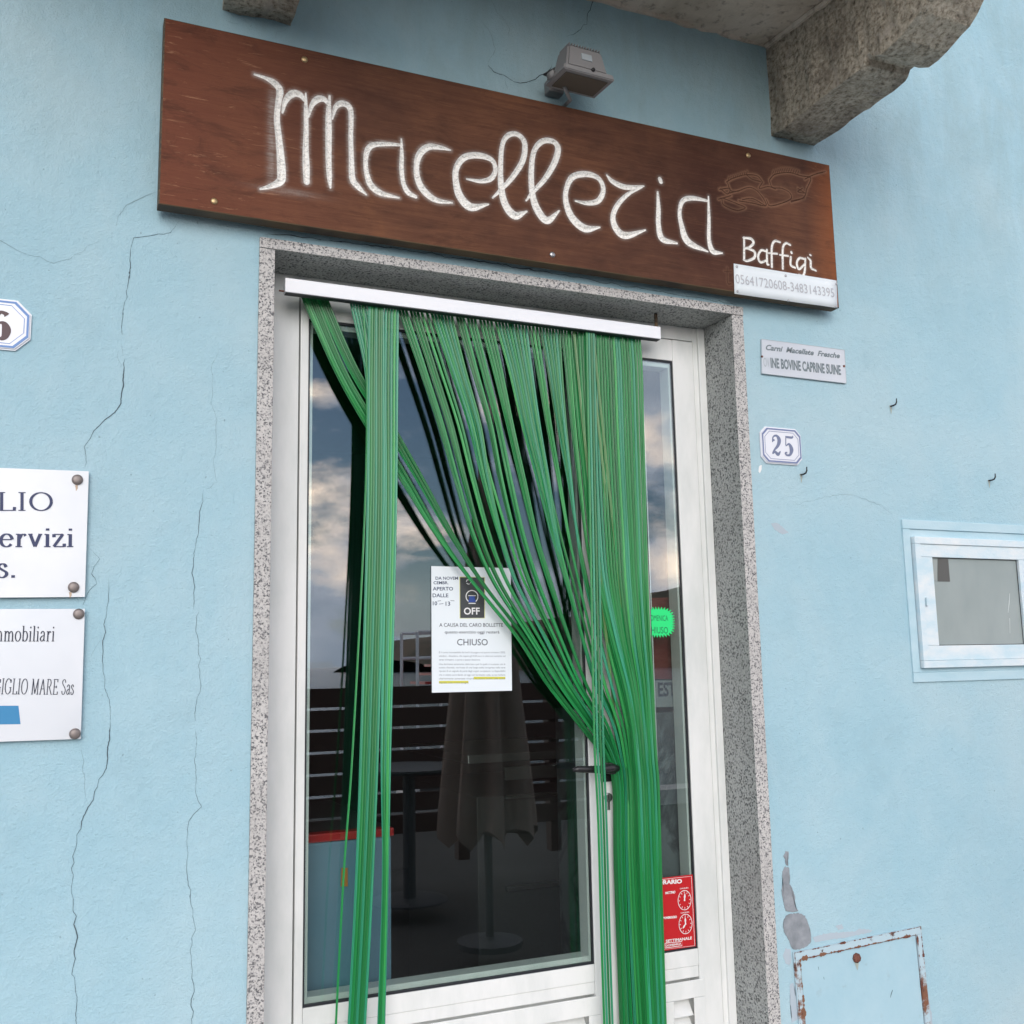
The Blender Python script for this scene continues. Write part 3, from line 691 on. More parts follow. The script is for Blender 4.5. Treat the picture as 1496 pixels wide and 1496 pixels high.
def fan(xt, jit=0, clump=0, y0=.1, mt='strand', seed=0, ytw=0):
    path = [(xt, rail_y(xt)), (xt + .06 * (np.interp(xt, K, TB[540]) - xt) + 0, rail_y(xt) + 10)]
    for yy, row in TB.items():
        k_ = min(1, (yy - 430) / 350)
        damp = 1.0 if yy < 900 else max(.25, 1 - (yy - 900) / 300)
        path.append((np.interp(xt, K, row) + (clump * k_ + jit * k_) * damp, yy))
    return strand(path, y0, mt, seed=seed, ytw=ytw, pinch=1.3 * min(1, max(0, (850 - xt) / 100)), ys=([980, 1160], [0, rr.uniform(0, .026) * min(1, max(0, (850 - xt) / 60))]))
sd_ = [100]
def nxt(): sd_[0] += 1; return sd_[0]
rr = random.Random(11)
# far-left bundle sweeping behind the hanging bundle to the handle
for i in range(11):
    xt = 440 + i * 3.6; fan(xt, rr.uniform(-.8, .8) + (-2 if i < 6 else 4), ((449 if i < 6 else 468) - xt) * .3, .098 - .001 * (i % 3), 'strand', nxt(), rr.uniform(-.3, .3))
# main fan, in clumps with gaps
cl = [(582, 592, 3), (599, 609, 3), (615, 623, 2), (630, 659, 7), (667, 676, 3), (683, 693, 3), (701, 717, 4), (724, 768, 10), (773, 784, 3), (789, 817, 7), (821, 830, 3), (833, 842, 3)]
for a, b_, n in cl:
    lean = rr.uniform(-2, 2); tw = rr.uniform(-.35, .35)
    for i in range(n):
        xt = a + (b_ - a) * i / (n - 1); c_ = (a + b_) / 2
        fan(xt, rr.uniform(-.7, .7) + lean, (c_ - xt) * (.54 if n > 6 else .44), .088 - .0012 * (i % 3) - (xt - 583) / 260 * .008, 'strand_teal' if n in (7, 10) and i % 2 else 'strand', nxt(), tw)
for xt, off in ((640, 14), (745, 10)): fan(xt, off, 0, .094, 'strand', nxt(), .5)
# straight right-hand part, two layers
for i in range(24):
    xt = 846 + i * 3.85; fan(xt, rr.uniform(-.3, .3), 0, .070 - .0012 * (i % 3), 'strand_teal' if i in (5, 6, 14, 15, 20) else 'strand', nxt(), rr.uniform(-.12, .12))
for i in range(14):
    xt = 842 + i * 6.5; fan(xt, rr.uniform(-1.5, 1), 0, .083, 'strand', nxt(), rr.uniform(-.2, .2))
for xt, q in ((846, 1), (874, 1), (868, -3)):
    strand([(xt - 8, rail_y(xt)), (xt + 4, 600), (xt + 20, 750), (xt + 30 + q, 850), (xt + 43, 960), (xt + 52, 1050), (xt + 58, 1150), (xt + 62, 1300), (xt + 68, 1530)], .0685, 'strand_pale', .0078, seed=nxt(), ys=([880, 1100], [0, .034]), lab='faded yellowish green strand')
# hanging bundle on the left
for i in range(7):
    f_ = i / 6
    strand([(540 + 20 * f_ + rr.uniform(-1, 1), rail_y(540) + 3), (539 + 21 * f_, 560), (537 + 23 * f_, 760), (528 + 24 * f_, 1080), (520 + 23 * f_, 1300), (508 + 23 * f_, 1530)], .066 - .0008 * (i % 2), 'strand' if i % 3 else 'strand_teal', .0066, seed=nxt())
for i in range(5):
    f_ = i / 4
    strand([(564 + 17 * f_, rail_y(570)), (563 + 17 * f_, 560), (563 + 15 * f_, 760), (558 + 12 * f_, 1080), (560 + 6 * f_, 1280), (552 + 8 * f_, 1530)], .068 - .0008 * (i % 2), 'strand' if i % 2 else 'strand_teal', .0066, seed=nxt())
for i in range(7):
    f_ = i / 6
    strand([(511 + 24 * f_, rail_y(520)), (521 + 24 * f_, 480), (534 + 12 * f_, 540), (539 + 16 * f_, 620), (538 + 18 * f_, 760), (530 + 18 * f_, 1080), (511 + 18 * f_, 1530)], .074, 'strand_teal', .0062, seed=nxt())
strand([(530, rail_y(530)), (536, 560), (533, 750), (515, 1100), (502, 1280), (489, 1530)], .071, 'strand', .0050, seed=nxt(), lab='single stray strand hanging clear of the bundle')
# four strands in front of the handle
for i in range(4):
    f_ = i / 3
    strand([(857 + 10 * f_, rail_y(860)), (860 + 11 * f_, 640), (863 + 12 * f_, 800), (868 + 13 * f_, 1067), (874 + 12 * f_, 1200), (879 + 12 * f_, 1380), (884 + 12 * f_, 1530)], .057, 'strand_teal' if i % 2 else 'strand', .0062, seed=nxt())

# ------------------------------------------------------------------ carved wooden sign
SY = -.052
c4 = [W(238, 27, SY), W(1215, 240, SY), W(233, 308, SY), W(1223, 458 - 9, SY)]
bx0 = (c4[0][0] + c4[2][0]) / 2; bx1 = (c4[1][0] + c4[3][0]) / 2; bz1 = (c4[0][1] + c4[1][1]) / 2; bz0 = (W(235, 300, SY)[1] + W(1222, 448, SY)[1]) / 2
sign = thing('wooden_sign', 'long carved brown wooden shop sign with whitened letters above the door', 'shop sign', ((bx0 + bx1) / 2, SY + .02, bz0))
nx, nz_ = 1660, 410
gx = np.linspace(bx0 + .0025, bx1 - .0025, nx); gz = np.linspace(bz0 + .0025, bz1 - .0025, nz_)
GX, GZ = np.meshgrid(gx, gz); depth = np.zeros_like(GX); paint = np.zeros_like(GX); smud = np.zeros_like(GX); bare = np.zeros_like(GX); cut = np.zeros_like(GX)
pxm = .00178                        # metres per photograph pixel on the board
def carve(pts, conv, scale, dep=.006, pnt=1.0, halo=0.0, br=0.0, hw=3.0):
    global depth, paint, smud, bare
    q = smooth_path([(*W(*conv(p_[:2]), SY), p_[2] / scale * pxm) for p_ in pts], 8)
    for i in range(len(q) - 1):
        a, b_ = q[i], q[i + 1]; wm = max(a[2], b_[2]); rad = wm * hw + .02
        sx = (gx > min(a[0], b_[0]) - rad) & (gx < max(a[0], b_[0]) + rad); sz = (gz > min(a[1], b_[1]) - rad) & (gz < max(a[1], b_[1]) + rad)
        if not sx.any() or not sz.any(): continue
        i0, i1 = np.where(sx)[0][[0, -1]]; j0, j1 = np.where(sz)[0][[0, -1]]
        X_s = GX[j0:j1 + 1, i0:i1 + 1]; Z_s = GZ[j0:j1 + 1, i0:i1 + 1]
        dx, dz = b_[0] - a[0], b_[1] - a[1]; l2 = dx * dx + dz * dz + 1e-12
        t_ = np.clip(((X_s - a[0]) * dx + (Z_s - a[1]) * dz) / l2, 0, 1)
        ds = np.hypot(X_s - a[0] - t_ * dx, Z_s - a[1] - t_ * dz); wd = np.maximum((a[2] + (b_[2] - a[2]) * t_) / 2, .0012)
        d_ = np.clip(1 - ds / wd, 0, 1) * np.minimum(dep, wd * .9)
        S_ = np.s_[j0:j1 + 1, i0:i1 + 1]
        depth[S_] = np.maximum(depth[S_], d_)
        paint[S_] = np.maximum(paint[S_], pnt * np.clip((wd - ds) / .0011 + .5, 0, 1))
        if halo: smud[S_] = np.maximum(smud[S_], halo * np.exp(-np.maximum(ds - wd, 0) ** 2 / (2 * .0036 ** 2)))
        if br:
            bare[S_] = np.maximum(bare[S_], br * np.exp(-np.maximum(ds - wd, 0) ** 2 / (2 * .003 ** 2)))
            cut[S_] = np.maximum(cut[S_], .8 * np.clip((wd * .75 - ds) / .001 + .5, 0, 1))
L1 = [
 [(515, 325, 8), (560, 340, 14), (600, 362, 24), (625, 395, 26), (618, 450, 22), (612, 520, 22), (620, 600, 24), (628, 680, 28), (632, 750, 32), (628, 790, 30), (590, 812, 20), (540, 826, 8)],
 [(636, 492, 8), (650, 440, 20), (680, 410, 28), (713, 414, 24), (733, 440, 10)],
 [(738, 408, 6), (739, 480, 16), (740, 560, 18), (738, 650, 22), (740, 730, 26), (742, 795, 22)],
 [(750, 512, 6), (765, 460, 18), (790, 434, 26), (818, 434, 22), (836, 455, 10)],
 [(842, 420, 8), (838, 500, 22), (838, 580, 24), (838, 700, 22), (842, 780, 18), (846, 822, 6)],
 [(855, 520, 6), (868, 470, 18), (895, 452, 24), (925, 464, 24), (936, 500, 20), (935, 600, 18), (938, 700, 20), (942, 780, 24), (965, 815, 22), (1002, 850, 6)],
 [(1158, 634, 10), (1100, 630, 16), (1040, 632, 20), (1010, 652, 22), (1000, 700, 18), (1005, 760, 20), (1025, 812, 26), (1070, 845, 22), (1145, 864, 6)],
 [(1156, 608, 6), (1158, 680, 16), (1157, 740, 18), (1165, 800, 18), (1185, 840, 22), (1218, 860, 14)],
 [(1370, 656, 6), (1330, 646, 18), (1275, 642, 26), (1235, 675, 26), (1222, 730, 22), (1230, 790, 26), (1260, 840, 28), (1310, 875, 22), (1378, 886, 6)]]
L2 = [
 [(80, 652, 6), (130, 660, 14), (168, 650, 18), (184, 618, 16), (170, 582, 18), (120, 566, 22), (70, 574, 22), (42, 612, 20), (40, 660, 22), (55, 715, 28), (95, 754, 28), (158, 744, 6)],
 [(174, 720, 6), (205, 690, 14), (250, 640, 18), (285, 580, 20), (290, 520, 20), (265, 490, 18), (232, 492, 18), (210, 525, 16), (203, 600, 18), (205, 680, 22), (220, 745, 26), (255, 785, 28), (298, 770, 6)],
 [(296, 730, 6), (320, 700, 14), (365, 650, 18), (400, 590, 22), (412, 540, 22), (393, 515, 20), (355, 515, 20), (325, 550, 18), (315, 620, 20), (318, 700, 22), (335, 760, 28), (372, 803, 26), (416, 768, 6)],
 [(476, 732, 6), (520, 740, 16), (560, 730, 20), (577, 690, 18), (560, 650, 18), (515, 634, 22), (465, 645, 22), (442, 690, 18), (442, 740, 22), (465, 795, 28), (510, 832, 28), (564, 828, 6)],
 [(590, 638, 6), (612, 662, 18), (660, 682, 20), (724, 678, 6)],
 [(718, 682, 6), (670, 705, 14), (630, 745, 18), (612, 790, 20), (625, 835, 26), (660, 858, 26), (730, 838, 6)],
 [(783, 652, 16), (787, 662, 16)],
 [(775, 700, 8), (778, 760, 18), (778, 820, 20), (792, 870, 24), (845, 886, 8)],
 [(960, 732, 8), (905, 722, 18), (868, 730, 18), (855, 770, 16), (862, 820, 20), (885, 880, 28), (957, 916, 6)],
 [(960, 716, 6), (962, 800, 14), (962, 870, 16), (975, 914, 22), (1010, 922, 6)]]
for st in L1: carve(st, Z1, 2.992, .007, 1, .62)
for st in L2: carve(st, Z2, 2.4933, .007, 1, .34)
B1 = [[(1090, 865, 6), (1090, 945, 7)], [(1088, 866, 6), (1115, 870, 8), (1124, 885, 8), (1110, 900, 7), (1095, 905, 6)], [(1098, 903, 6), (1127, 916, 8), (1127, 938, 8), (1102, 950, 7), (1088, 946, 5)],
 [(1173, 916, 6), (1152, 912, 7), (1141, 934, 7), (1150, 955, 7), (1172, 948, 6)], [(1173, 910, 6), (1174, 958, 7), (1180, 964, 5)],
 [(1221, 882, 6), (1202, 878, 7), (1191, 900, 7), (1191, 972, 7)], [(1180, 922, 5), (1210, 924, 6)],
 [(1258, 892, 6), (1242, 886, 7), (1231, 905, 7), (1231, 978, 7)], [(1220, 928, 5), (1250, 932, 6)],
 [(1260, 936, 7), (1260, 965, 7), (1276, 975, 6)], [(1262, 918, 7), (1263, 921, 7)],
 [(1312, 944, 6), (1292, 940, 7), (1282, 958, 7), (1290, 980, 7), (1310, 962, 6)], [(1313, 942, 6), (1311, 985, 7), (1304, 1004, 7), (1290, 1000, 5)],
 [(1322, 938, 5), (1332, 950, 7), (1334, 975, 7), (1352, 986, 5)], [(1330, 928, 5), (1333, 930, 5)]]
for st in B1: carve([(q[0], q[1], q[2] * 1.35) for q in st], Z2, 2.4933, .003, 1, .15, hw=1.5)
for st in [[(1028, 975, 4), (1030, 1030, 4), (1044, 1034, 4)], [(1018, 988, 4), (1044, 990, 4)], [(1052, 1012, 4), (1062, 1008, 4), (1060, 1030, 4)]]: carve(st, Z2, 2.4933, .0025, 0, 0, .2, 1)
EM = [[(185, 802), (215, 785), (270, 770), (320, 775), (345, 802)], [(155, 835), (200, 830), (190, 855), (160, 832)], [(150, 878), (205, 862)], [(165, 880), (175, 905), (230, 927), (268, 915), (230, 897), (168, 872)],
 [(200, 850), (240, 840), (290, 825), (330, 850), (360, 905), (300, 895), (240, 885)], [(255, 880), (300, 875), (355, 905)], [(345, 802), (330, 830), (370, 822), (402, 832)],
 [(375, 792), (400, 768), (460, 760), (515, 775)], [(375, 796), (388, 825), (430, 830), (465, 850), (465, 880), (382, 907), (360, 880)], [(515, 775), (556, 785), (540, 830), (525, 870), (470, 890)],
 [(520, 830), (500, 845), (530, 850), (500, 830)], [(530, 790), (570, 770), (620, 756)], [(275, 772), (300, 790), (335, 800)], [(190, 805), (205, 840), (240, 842)], [(470, 885), (500, 880), (528, 872)]]
for st in EM: carve([(*q, 6.5) for q in st], Z3, 3.016, .006, 0, 0, .6, 1)
for i in range(9): carve([(192 + i * 10, 795 - i * 3.2, 3), (197 + i * 10, 780 - i * 3.2, 3)], Z3, 3.016, .003, 0, 0, .4, 1)
for i in range(12): carve([(388 + i * 10, 768 - 12 * math.sin(i / 11 * 3.1), 3), (394 + i * 10, 752 - 12 * math.sin(i / 11 * 3.1), 3)], Z3, 3.016, .003, 0, 0, .4, 1)
# bodies of the carved emblem rounded a little by the gouge
ec = W(*Z3((300, 840)), SY); e2 = W(*Z3((440, 835)), SY)
for (ex, ez) in (ec, e2):
    g2_ = np.exp(-((GX - ex) ** 2 / (2 * .035 ** 2) + (GZ - ez) ** 2 / (2 * .018 ** 2))); bare = np.maximum(bare, .22 * g2_); depth = np.maximum(depth, .0008 * g2_)
# white scuffing in front of the M and under it
smx, smz = W(*Z1((590, 600)), SY)
smud = np.maximum(smud, .55 * np.exp(-((GX - smx) ** 2 / (2 * .007 ** 2))) * (np.abs(GZ - smz) < .13) * np.clip((.13 - np.abs(GZ - smz)) / .04, 0, 1))
s2x, s2z = W(*Z1((660, 838)), SY)
smud = np.maximum(smud, .4 * np.exp(-((GX - s2x) ** 2 / (2 * .045 ** 2) + (GZ - s2z) ** 2 / (2 * .006 ** 2))))
# chisel marks in the grooves, broken smudge
rs = np.random.RandomState(3); nzv = rs.rand(*GX.shape)
for _ in range(3): nzv = (nzv + np.roll(nzv, 1, 0) + np.roll(nzv, 1, 1) + np.roll(nzv, -1, 0)) / 4
depth += (depth > .001) * (nzv - .5) * .010
smud *= np.clip(.85 + (nzv - .5) * 1.0, 0, 1)
verts = np.stack([GX, SY + depth, GZ], -1).reshape(-1, 3)
idx = np.arange(nx * nz_).reshape(nz_, nx)
quads = np.stack([idx[:-1, :-1], idx[:-1, 1:], idx[1:, 1:], idx[1:, :-1]], -1).reshape(-1, 4)
me = bpy.data.meshes.new('carved_face'); me.vertices.add(len(verts)); me.vertices.foreach_set('co', verts.ravel())
me.loops.add(quads.size); me.loops.foreach_set('vertex_index', quads.ravel())
me.polygons.add(len(quads)); me.polygons.foreach_set('loop_start', np.arange(0, quads.size, 4)); me.polygons.foreach_set('loop_total', np.full(len(quads), 4))
me.update(calc_edges=True)
for nm, arr in (('paint', paint), ('smudge', smud), ('bare', bare), ('cut', cut)):
    at = me.attributes.new(nm, 'FLOAT', 'POINT'); at.data.foreach_set('value', arr.ravel().astype(np.float32))
link('carved_face', me, M['board'], sign, True)
bm = bmesh.new()    # body of the plank: a rounded rim round the carved face, back and edges
rim = [(bx0 + .0025, bx1 - .0025, bz0 + .0025, bz1 - .0025, SY), (bx0 + .0006, bx1 - .0006, bz0 + .0006, bz1 - .0006, SY + .0009), (bx0, bx1, bz0, bz1, SY + .003), (bx0, bx1, bz0, bz1, SY + .034), (bx0 + .01, bx1 - .01, bz0 + .01, bz1 - .01, SY + .035)]
rg = [[bm.verts.new(p_) for p_ in ((a, y_, c_), (b_, y_, c_), (b_, y_, d_), (a, y_, d_))] for a, b_, c_, d_, y_ in rim]
for i in range(4):
    for k in range(4): bm.faces.new((rg[i][k], rg[i][(k + 1) % 4], rg[i + 1][(k + 1) % 4], rg[i + 1][k]))
bm.faces.new(rg[-1])
obj('plank', bm, M['edge'], sign)
for xx in (bx0 + .12, bx1 - .12, (bx0 + bx1) / 2):
    bm = bmesh.new(); box(bm, xx - .02, xx + .02, SY + .0352, -.0005, bz0 + .04, bz1 - .04); obj('mounting_batten', bm, M['edge'], sign)
for (px_, py_), mt in (((445, 87), 'brass'), ((313, 294), 'brass'), ((807, 372), 'steel'), ((1093, 227), 'brass')):
    x, z = W(px_, py_, SY); bm = bmesh.new(); lathe(bm, [(.0075, -.002), (.0075, .0008), (.006, .0022), (.004, .003), (.0015, .0033)], (x, SY, z), 'y', 16); obj('screw', bm, M[mt], sign, True)
# phone strip
def quad_plate(name, px4, y, th, mt, parent=None, wave=0.0):
    P = [W(*p_, y) for p_ in px4]; bm = bmesh.new(); n = 12; rows = 4; g_ = []
    for j in range(rows + 1):
        for i in range(n + 1):
            u, v = i / n, j / rows
            x = (P[0][0] * (1 - u) + P[1][0] * u) * (1 - v) + (P[3][0] * (1 - u) + P[2][0] * u) * v
            z = (P[0][1] * (1 - u) + P[1][1] * u) * (1 - v) + (P[3][1] * (1 - u) + P[2][1] * u) * v
            g_.append(bm.verts.new((x, y - wave * (.5 + .5 * math.sin(u * 15 + v * 2)) * (.4 + .6 * v), z)))
    for j in range(rows):
        for i in range(n): bm.faces.new((g_[j * (n + 1) + i], g_[j * (n + 1) + i + 1], g_[(j + 1) * (n + 1) + i + 1], g_[(j + 1) * (n + 1) + i]))
    bmesh.ops.recalc_face_normals(bm, faces=bm.faces)
    if list(bm.faces)[0].normal.y > 0: bmesh.ops.reverse_faces(bm, faces=bm.faces)
    g = bmesh.ops.extrude_face_region(bm, geom=list(bm.faces))
    for v in [q for q in g['geom'] if isinstance(q, bmesh.types.BMVert)]: v.co.y += th
    return obj(name, bm, M[mt], parent, wave > 0)
def plate_thing(nm, label, cat, px4, y, th, mt, bodyname, wave=0, group=None):
    xs_ = [W(*p_, y)[0] for p_ in px4]; zs_ = [W(*p_, y)[1] for p_ in px4]
    t_ = thing(nm, label, cat, (sum(xs_) / 4, y + th, min(zs_)), group)
    quad_plate(bodyname, px4, y, th, mt, t_, wave); return t_
PY = SY - .0016
ps = plate_thing('phone_strip', 'white paper strip with a handwritten phone number nailed to the sign corner', 'notice', [Z2((1052, 960)), Z2((1426, 1022)), Z2((1430, 1122)), Z2((1054, 1070))], PY, .0008, 'paper', 'strip', .0012)
a = W(*Z2((1058, 1032)), PY); b_ = W(*Z2((1418, 1084)), PY)
text(ps, '05641720608-3483143395', a[0], a[1], math.hypot(b_[0] - a[0], b_[1] - a[1]), .026, PY - .0018, M['ink_faint'], rot=math.atan2(b_[1] - a[1], b_[0] - a[0]), shear=-.05)
for p_ in ((1062, 972), (1425, 1035), (1064, 1062), (1424, 1118), (1240, 1005), (1250, 1095)):
    x, z = W(*Z2(p_), PY); bm = bmesh.new(); lathe(bm, [(.0035, -.001), (.0035, .0022), (.001, .003)], (x, PY, z), 'y', 10); obj('nail', bm, M['steel'], ps)

# ------------------------------------------------------------------ house number tiles and plaques
def stroke_px(bm, pts, y, conv=lambda p_: p_, wpx=.00175):
    q = smooth_path([(*W(*conv(p_[:2]), y), p_[2] * wpx) for p_ in pts], 6); ribbon(bm, q, y)
def tile(label, quad, ch, mt_line, digits, mt_digit):
    y = -.009; P = [W(*p_, y) for p_ in quad]
    x0 = (P[0][0] + P[3][0]) / 2; x1 = (P[1][0] + P[2][0]) / 2; z1 = (P[0][1] + P[1][1]) / 2; z0 = (P[2][1] + P[3][1]) / 2
    t_ = thing('house_number', label, 'house number', ((x0 + x1) / 2, 0, z0))
    def octo(i, c): return [(x0 + i + c, z0 + i), (x1 - i - c, z0 + i), (x1 - i, z0 + i + c), (x1 - i, z1 - i - c), (x1 - i - c, z1 - i), (x0 + i + c, z1 - i), (x0 + i, z1 - i - c), (x0 + i, z0 + i + c)]
    bm = bmesh.new(); prism(bm, octo(0, ch), -.0075, -.0005); bmesh.ops.bevel(bm, geom=[e_ for e_ in bm.edges if all(abs(v.co.y + .0075) < 1e-5 for v in e_.verts)], offset=.003, segments=3, affect='EDGES')
    obj('tile_body', bm, M['tile'], t_)
    for nm, ins, wd in (('border', .006, .0042), ('inner_line', .0125, .0014)):
        bm = bmesh.new(); o_ = octo(ins, ch * .93); q = [(*p_, wd) for p_ in o_]
        A = octo(ins - wd / 2, ch * .95); B = octo(ins + wd / 2, ch * .9)
        va = [bm.verts.new((a_[0], -.0079, a_[1])) for a_ in A]; vb = [bm.verts.new((a_[0], -.0079, a_[1])) for a_ in B]
        for i in range(8): bm.faces.new((va[i], va[(i + 1) % 8], vb[(i + 1) % 8], vb[i]))
        obj(nm, bm, M[mt_line], t_)
    for d_ in digits:
        bm = bmesh.new()
        for st in d_: stroke_px(bm, st, -.0079)
        obj('digit', bm, M[mt_digit], t_, keep=True)
    return t_
def z5l(l): return [[(*Z5(p_[:2]), p_[2] / 2.494) for p_ in s] for s in l]
two = z5l([[(250, 485, 12), (248, 478, 12)], [(246, 488, 5), (248, 470, 6), (260, 465, 9), (270, 480, 17), (266, 500, 13), (252, 518, 7), (246, 530, 5)], [(246, 531, 5), (255, 524, 10), (266, 533, 13), (275, 522, 4)]])
five = z5l([[(296, 470, 8), (316, 472, 9), (320, 466, 3)], [(294, 466, 4), (294, 500, 4)], [(294, 503, 3), (306, 496, 9), (315, 515, 18), (310, 534, 10), (298, 536, 7), (291, 528, 6)], [(295, 524, 11), (296, 530, 11)]])
tile('small white house number tile reading 25 right of the door', [Z5((205, 434)), Z5((353, 437)), Z5((356, 570)), Z5((208, 566))], .017, 'greyline', [two, five], 'navy_soft')
six = [[(*Z4(p_[:2]), p_[2] / 2.136) for p_ in s] for s in [[(22, 130, 14), (16, 124, 10), (2, 120, 8), (-12, 132, 15), (-20, 160, 19), (-14, 190, 15), (0, 202, 8), (14, 196, 15), (20, 176, 20), (14, 158, 14), (2, 152, 6), (-8, 160, 6)]]]
tile('white house number tile with a dark 6 and blue border at the left edge', [(-44, 434), (45, 437), (46, 511), (-44, 508)], .026, 'blueline', [six], 'maroon')

pl = plate_thing('name_plaque', 'upper white plaque with dark serif letters ending in ervizi', 'plaque', [(-120, 679), (129.7, 688.5), (124, 872), (-124, 874)], -.012, .004, 'plaque', 'plate')
pl2 = plate_thing('name_plaque', 'lower silvery plaque lettered immobiliari with a blue bar', 'plaque', [(-124, 890), (124, 889.5), (118, 1079.5), (-124, 1088)], -.012, .004, 'plaque2', 'plate')
def serif_px(par, s, x_px0, x_px1, ybase, yc, mt, y=-.0128, th=.11, thin=.035, slope=0):
    a = W(x_px0, ybase - slope, y); b_ = W(x_px1, ybase, y); c_ = W(x_px0, yc - slope, y)
    serif(par, s, a[0], a[1], b_[0] - a[0], c_[1] - a[1], y, M[mt], th, thin, math.atan2(b_[1] - a[1], b_[0] - a[0]))
serif_px(pl, 'LIO', -6, 79, 746, 719, 'navy', thin=.05, th=.13)
serif_px(pl, 'ervizi', -2, 109, 799, 770, 'navy', thin=.055, th=.14)
serif_px(pl, 's.', -6, 26, 844, 813, 'navy', thin=.055, th=.14)
serif_px(pl2, 'mmobiliari', -12, 80, 937, 914, 'ink', thin=.04, th=.12)
serif_px(pl2, 'GIGLIO MARE Sas', -10, 108, 1015, 992, 'ink', thin=.04, th=.12, slope=1)
quad_plate('blue_bar', [(-60, 1031), (27, 1031), (30, 1058), (-60, 1059)], -.0124, .0003, 'blue', pl2)
for par, pts in ((pl, ((113, 701), (107.5, 858))), (pl2, ((115, 897), (109.5, 1072)))):
    for p_ in pts:
        x, z = W(*p_, -.012); bm = bmesh.new(); lathe(bm, [(.0105, -.001), (.0105, .002), (.0095, .0045), (.006, .0058), (.002, .0062)], (x, -.012, z), 'y', 20); obj('screw_cap', bm, M['screwgrey'], par, True)
        bm = bmesh.new(); lathe(bm, [(.004, 0), (.004, .0108)], (x, -.0005, z), 'y', 8); obj('spacer', bm, M['screwgrey'], par)
M['runstain'] = mat('rust_run', (.52, .40, .30), .8)
for p_, par in (((113, 712), pl), ((104, 868), pl)):
    a = W(p_[0] - 1.5, p_[1] - 3, -.012); bm = bmesh.new(); ribbon(bm, [(a[0], a[1], .005), (a[0] + .001, a[1] - .006, .004), (a[0], a[1] - .011, .001)], -.0122); obj('rust_mark', bm, M['runstain'], par, keep=True)

en = plate_thing('enamel_sign', 'narrow weathered white sign lettered Carni Macellate Fresche below the board', 'sign', [Z5((206, 113)), Z5((508, 153)), Z5((515, 274)), Z5((207, 238))], -.006, .005, 'plaque2', 'plate')
a = W(*Z5((222, 152)), -.0065); b_ = W(*Z5((492, 183)), -.0065)
M['sgrey'] = mat('worn_grey_lettering', (.17, .21, .23), .7)
text(en, 'Carni  Macellate  Fresche', a[0], a[1], b_[0] - a[0], .0165 * .9, -.0065, M['sgrey'], shear=.35, rot=math.atan2(b_[1] - a[1], b_[0] - a[0]), bold=.03)
a = W(*Z5((240, 216)), -.0065); b_ = W(*Z5((496, 243)), -.0065)
text(en, 'INE BOVINE CAPRINE SUINE', a[0], a[1], b_[0] - a[0], .0265, -.0065, M['sgrey'], rot=math.atan2(b_[1] - a[1], b_[0] - a[0]), bold=.035)
M['sgrey2'] = mat('almost_erased_lettering', (.42, .47, .5), .7)
a2_ = W(*Z5((214, 213)), -.0065); text(en, 'OV', a2_[0], a2_[1], .020, .0255, -.0065, M['sgrey2'], bold=.01)
for p_ in ((207, 177), (506, 212)):
    x, z = W(*Z5(p_), -.006); bm = bmesh.new(); lathe(bm, [(.0035, 0), (.003, .002)], (x, -.006, z), 'y', 10); obj('rusty_screw', bm, M['rust'], en)
bm = bmesh.new()
for q0, q1 in (((206, 113), (508, 153)), ((508, 153), (515, 274)), ((207, 238), (515, 274)), ((206, 113), (207, 238))):
    a, b_ = W(*Z5(q0), -.0064), W(*Z5(q1), -.0064); ribbon(bm, [(*a, .0014), (*b_, .0014)], -.0064)
obj('rim_line', bm, M['greyline'] if False else M['sgrey2'], en, keep=True)

# wall hooks
for (px_, py_), lab in (((1305, 590), 'small black wall hook highest on the blue wall'), ((1174, 690), 'rusty wall hook just below the number 25 tile'), ((1449, 699), 'small black wall hook above the window')):
    x, z = W(px_, py_, -.012); t_ = thing('wall_hook', lab, 'hook', (x, 0, z), 'hooks in the blue wall')
    bm = bmesh.new(); tube(bm, [(x, .004, z - .004), (x, -.012, z - .005), (x + .001, -.020, z - .003), (x + .002, -.023, z + .003), (x + .0025, -.023, z + .013)], [.0024, .0024, .0023, .0021, .0016], 7)
    obj('hook', bm, M['black'], t_, True)
    bm = bmesh.new(); ribbon(bm, [(x, z - .002, .009), (x + .001, z - .012, .006), (x, z - .026, .002)], -.0009); obj('rust_mark', bm, M['stain'], t_, keep=True)

# ------------------------------------------------------------------ window at the right
win = thing('small_window', 'small flaking pale blue framed window with frosted glass on the right', 'window', ((winL + winR) / 2, 0, winB))
def ring(bm, x0, x1, z0, z1, wd, y0, y1, bev=.0015, wds=None):
    a, b_, c_, d_ = wds or (wd, wd, wd, wd)   # left right bottom top
    box(bm, x0, x1, y0, y1, z0, z0 + c_, bev); box(bm, x0, x1, y0, y1, z1 - d_, z1, bev)
    box(bm, x0, x0 + a, y0 + .0003, y1, z0 + c_ + .0003, z1 - d_ - .0003, bev); box(bm, x1 - b_, x1, y0 + .0003, y1, z0 + c_ + .0003, z1 - d_ - .0003, bev)
bm = bmesh.new(); ring(bm, winL, winR, winB, winT, .026, -.006, .05); obj('casing', bm, M['wintrim'], win)
def wpx(z5, y): return W(*Z5(z5), y)
fx0, fz1 = wpx((760, 832), -.016); fx1_, fz0 = wpx((800, 1312), -.016)
fx0 = (fx0 + fx1_) / 2
bm = bmesh.new(); ring(bm, winL + .0265, winR - .0265, winB + .0265, winT - .0265, .022, -.001, .045); obj('inner_casing', bm, M['wintrim'], win)
ex = winR - (fx0 - winL)
bm = bmesh.new(); ring(bm, fx0, ex, fz0, fz1, .020, -.018, -.0015); fr_ = obj('frame', bm, M['winpaint'], win)
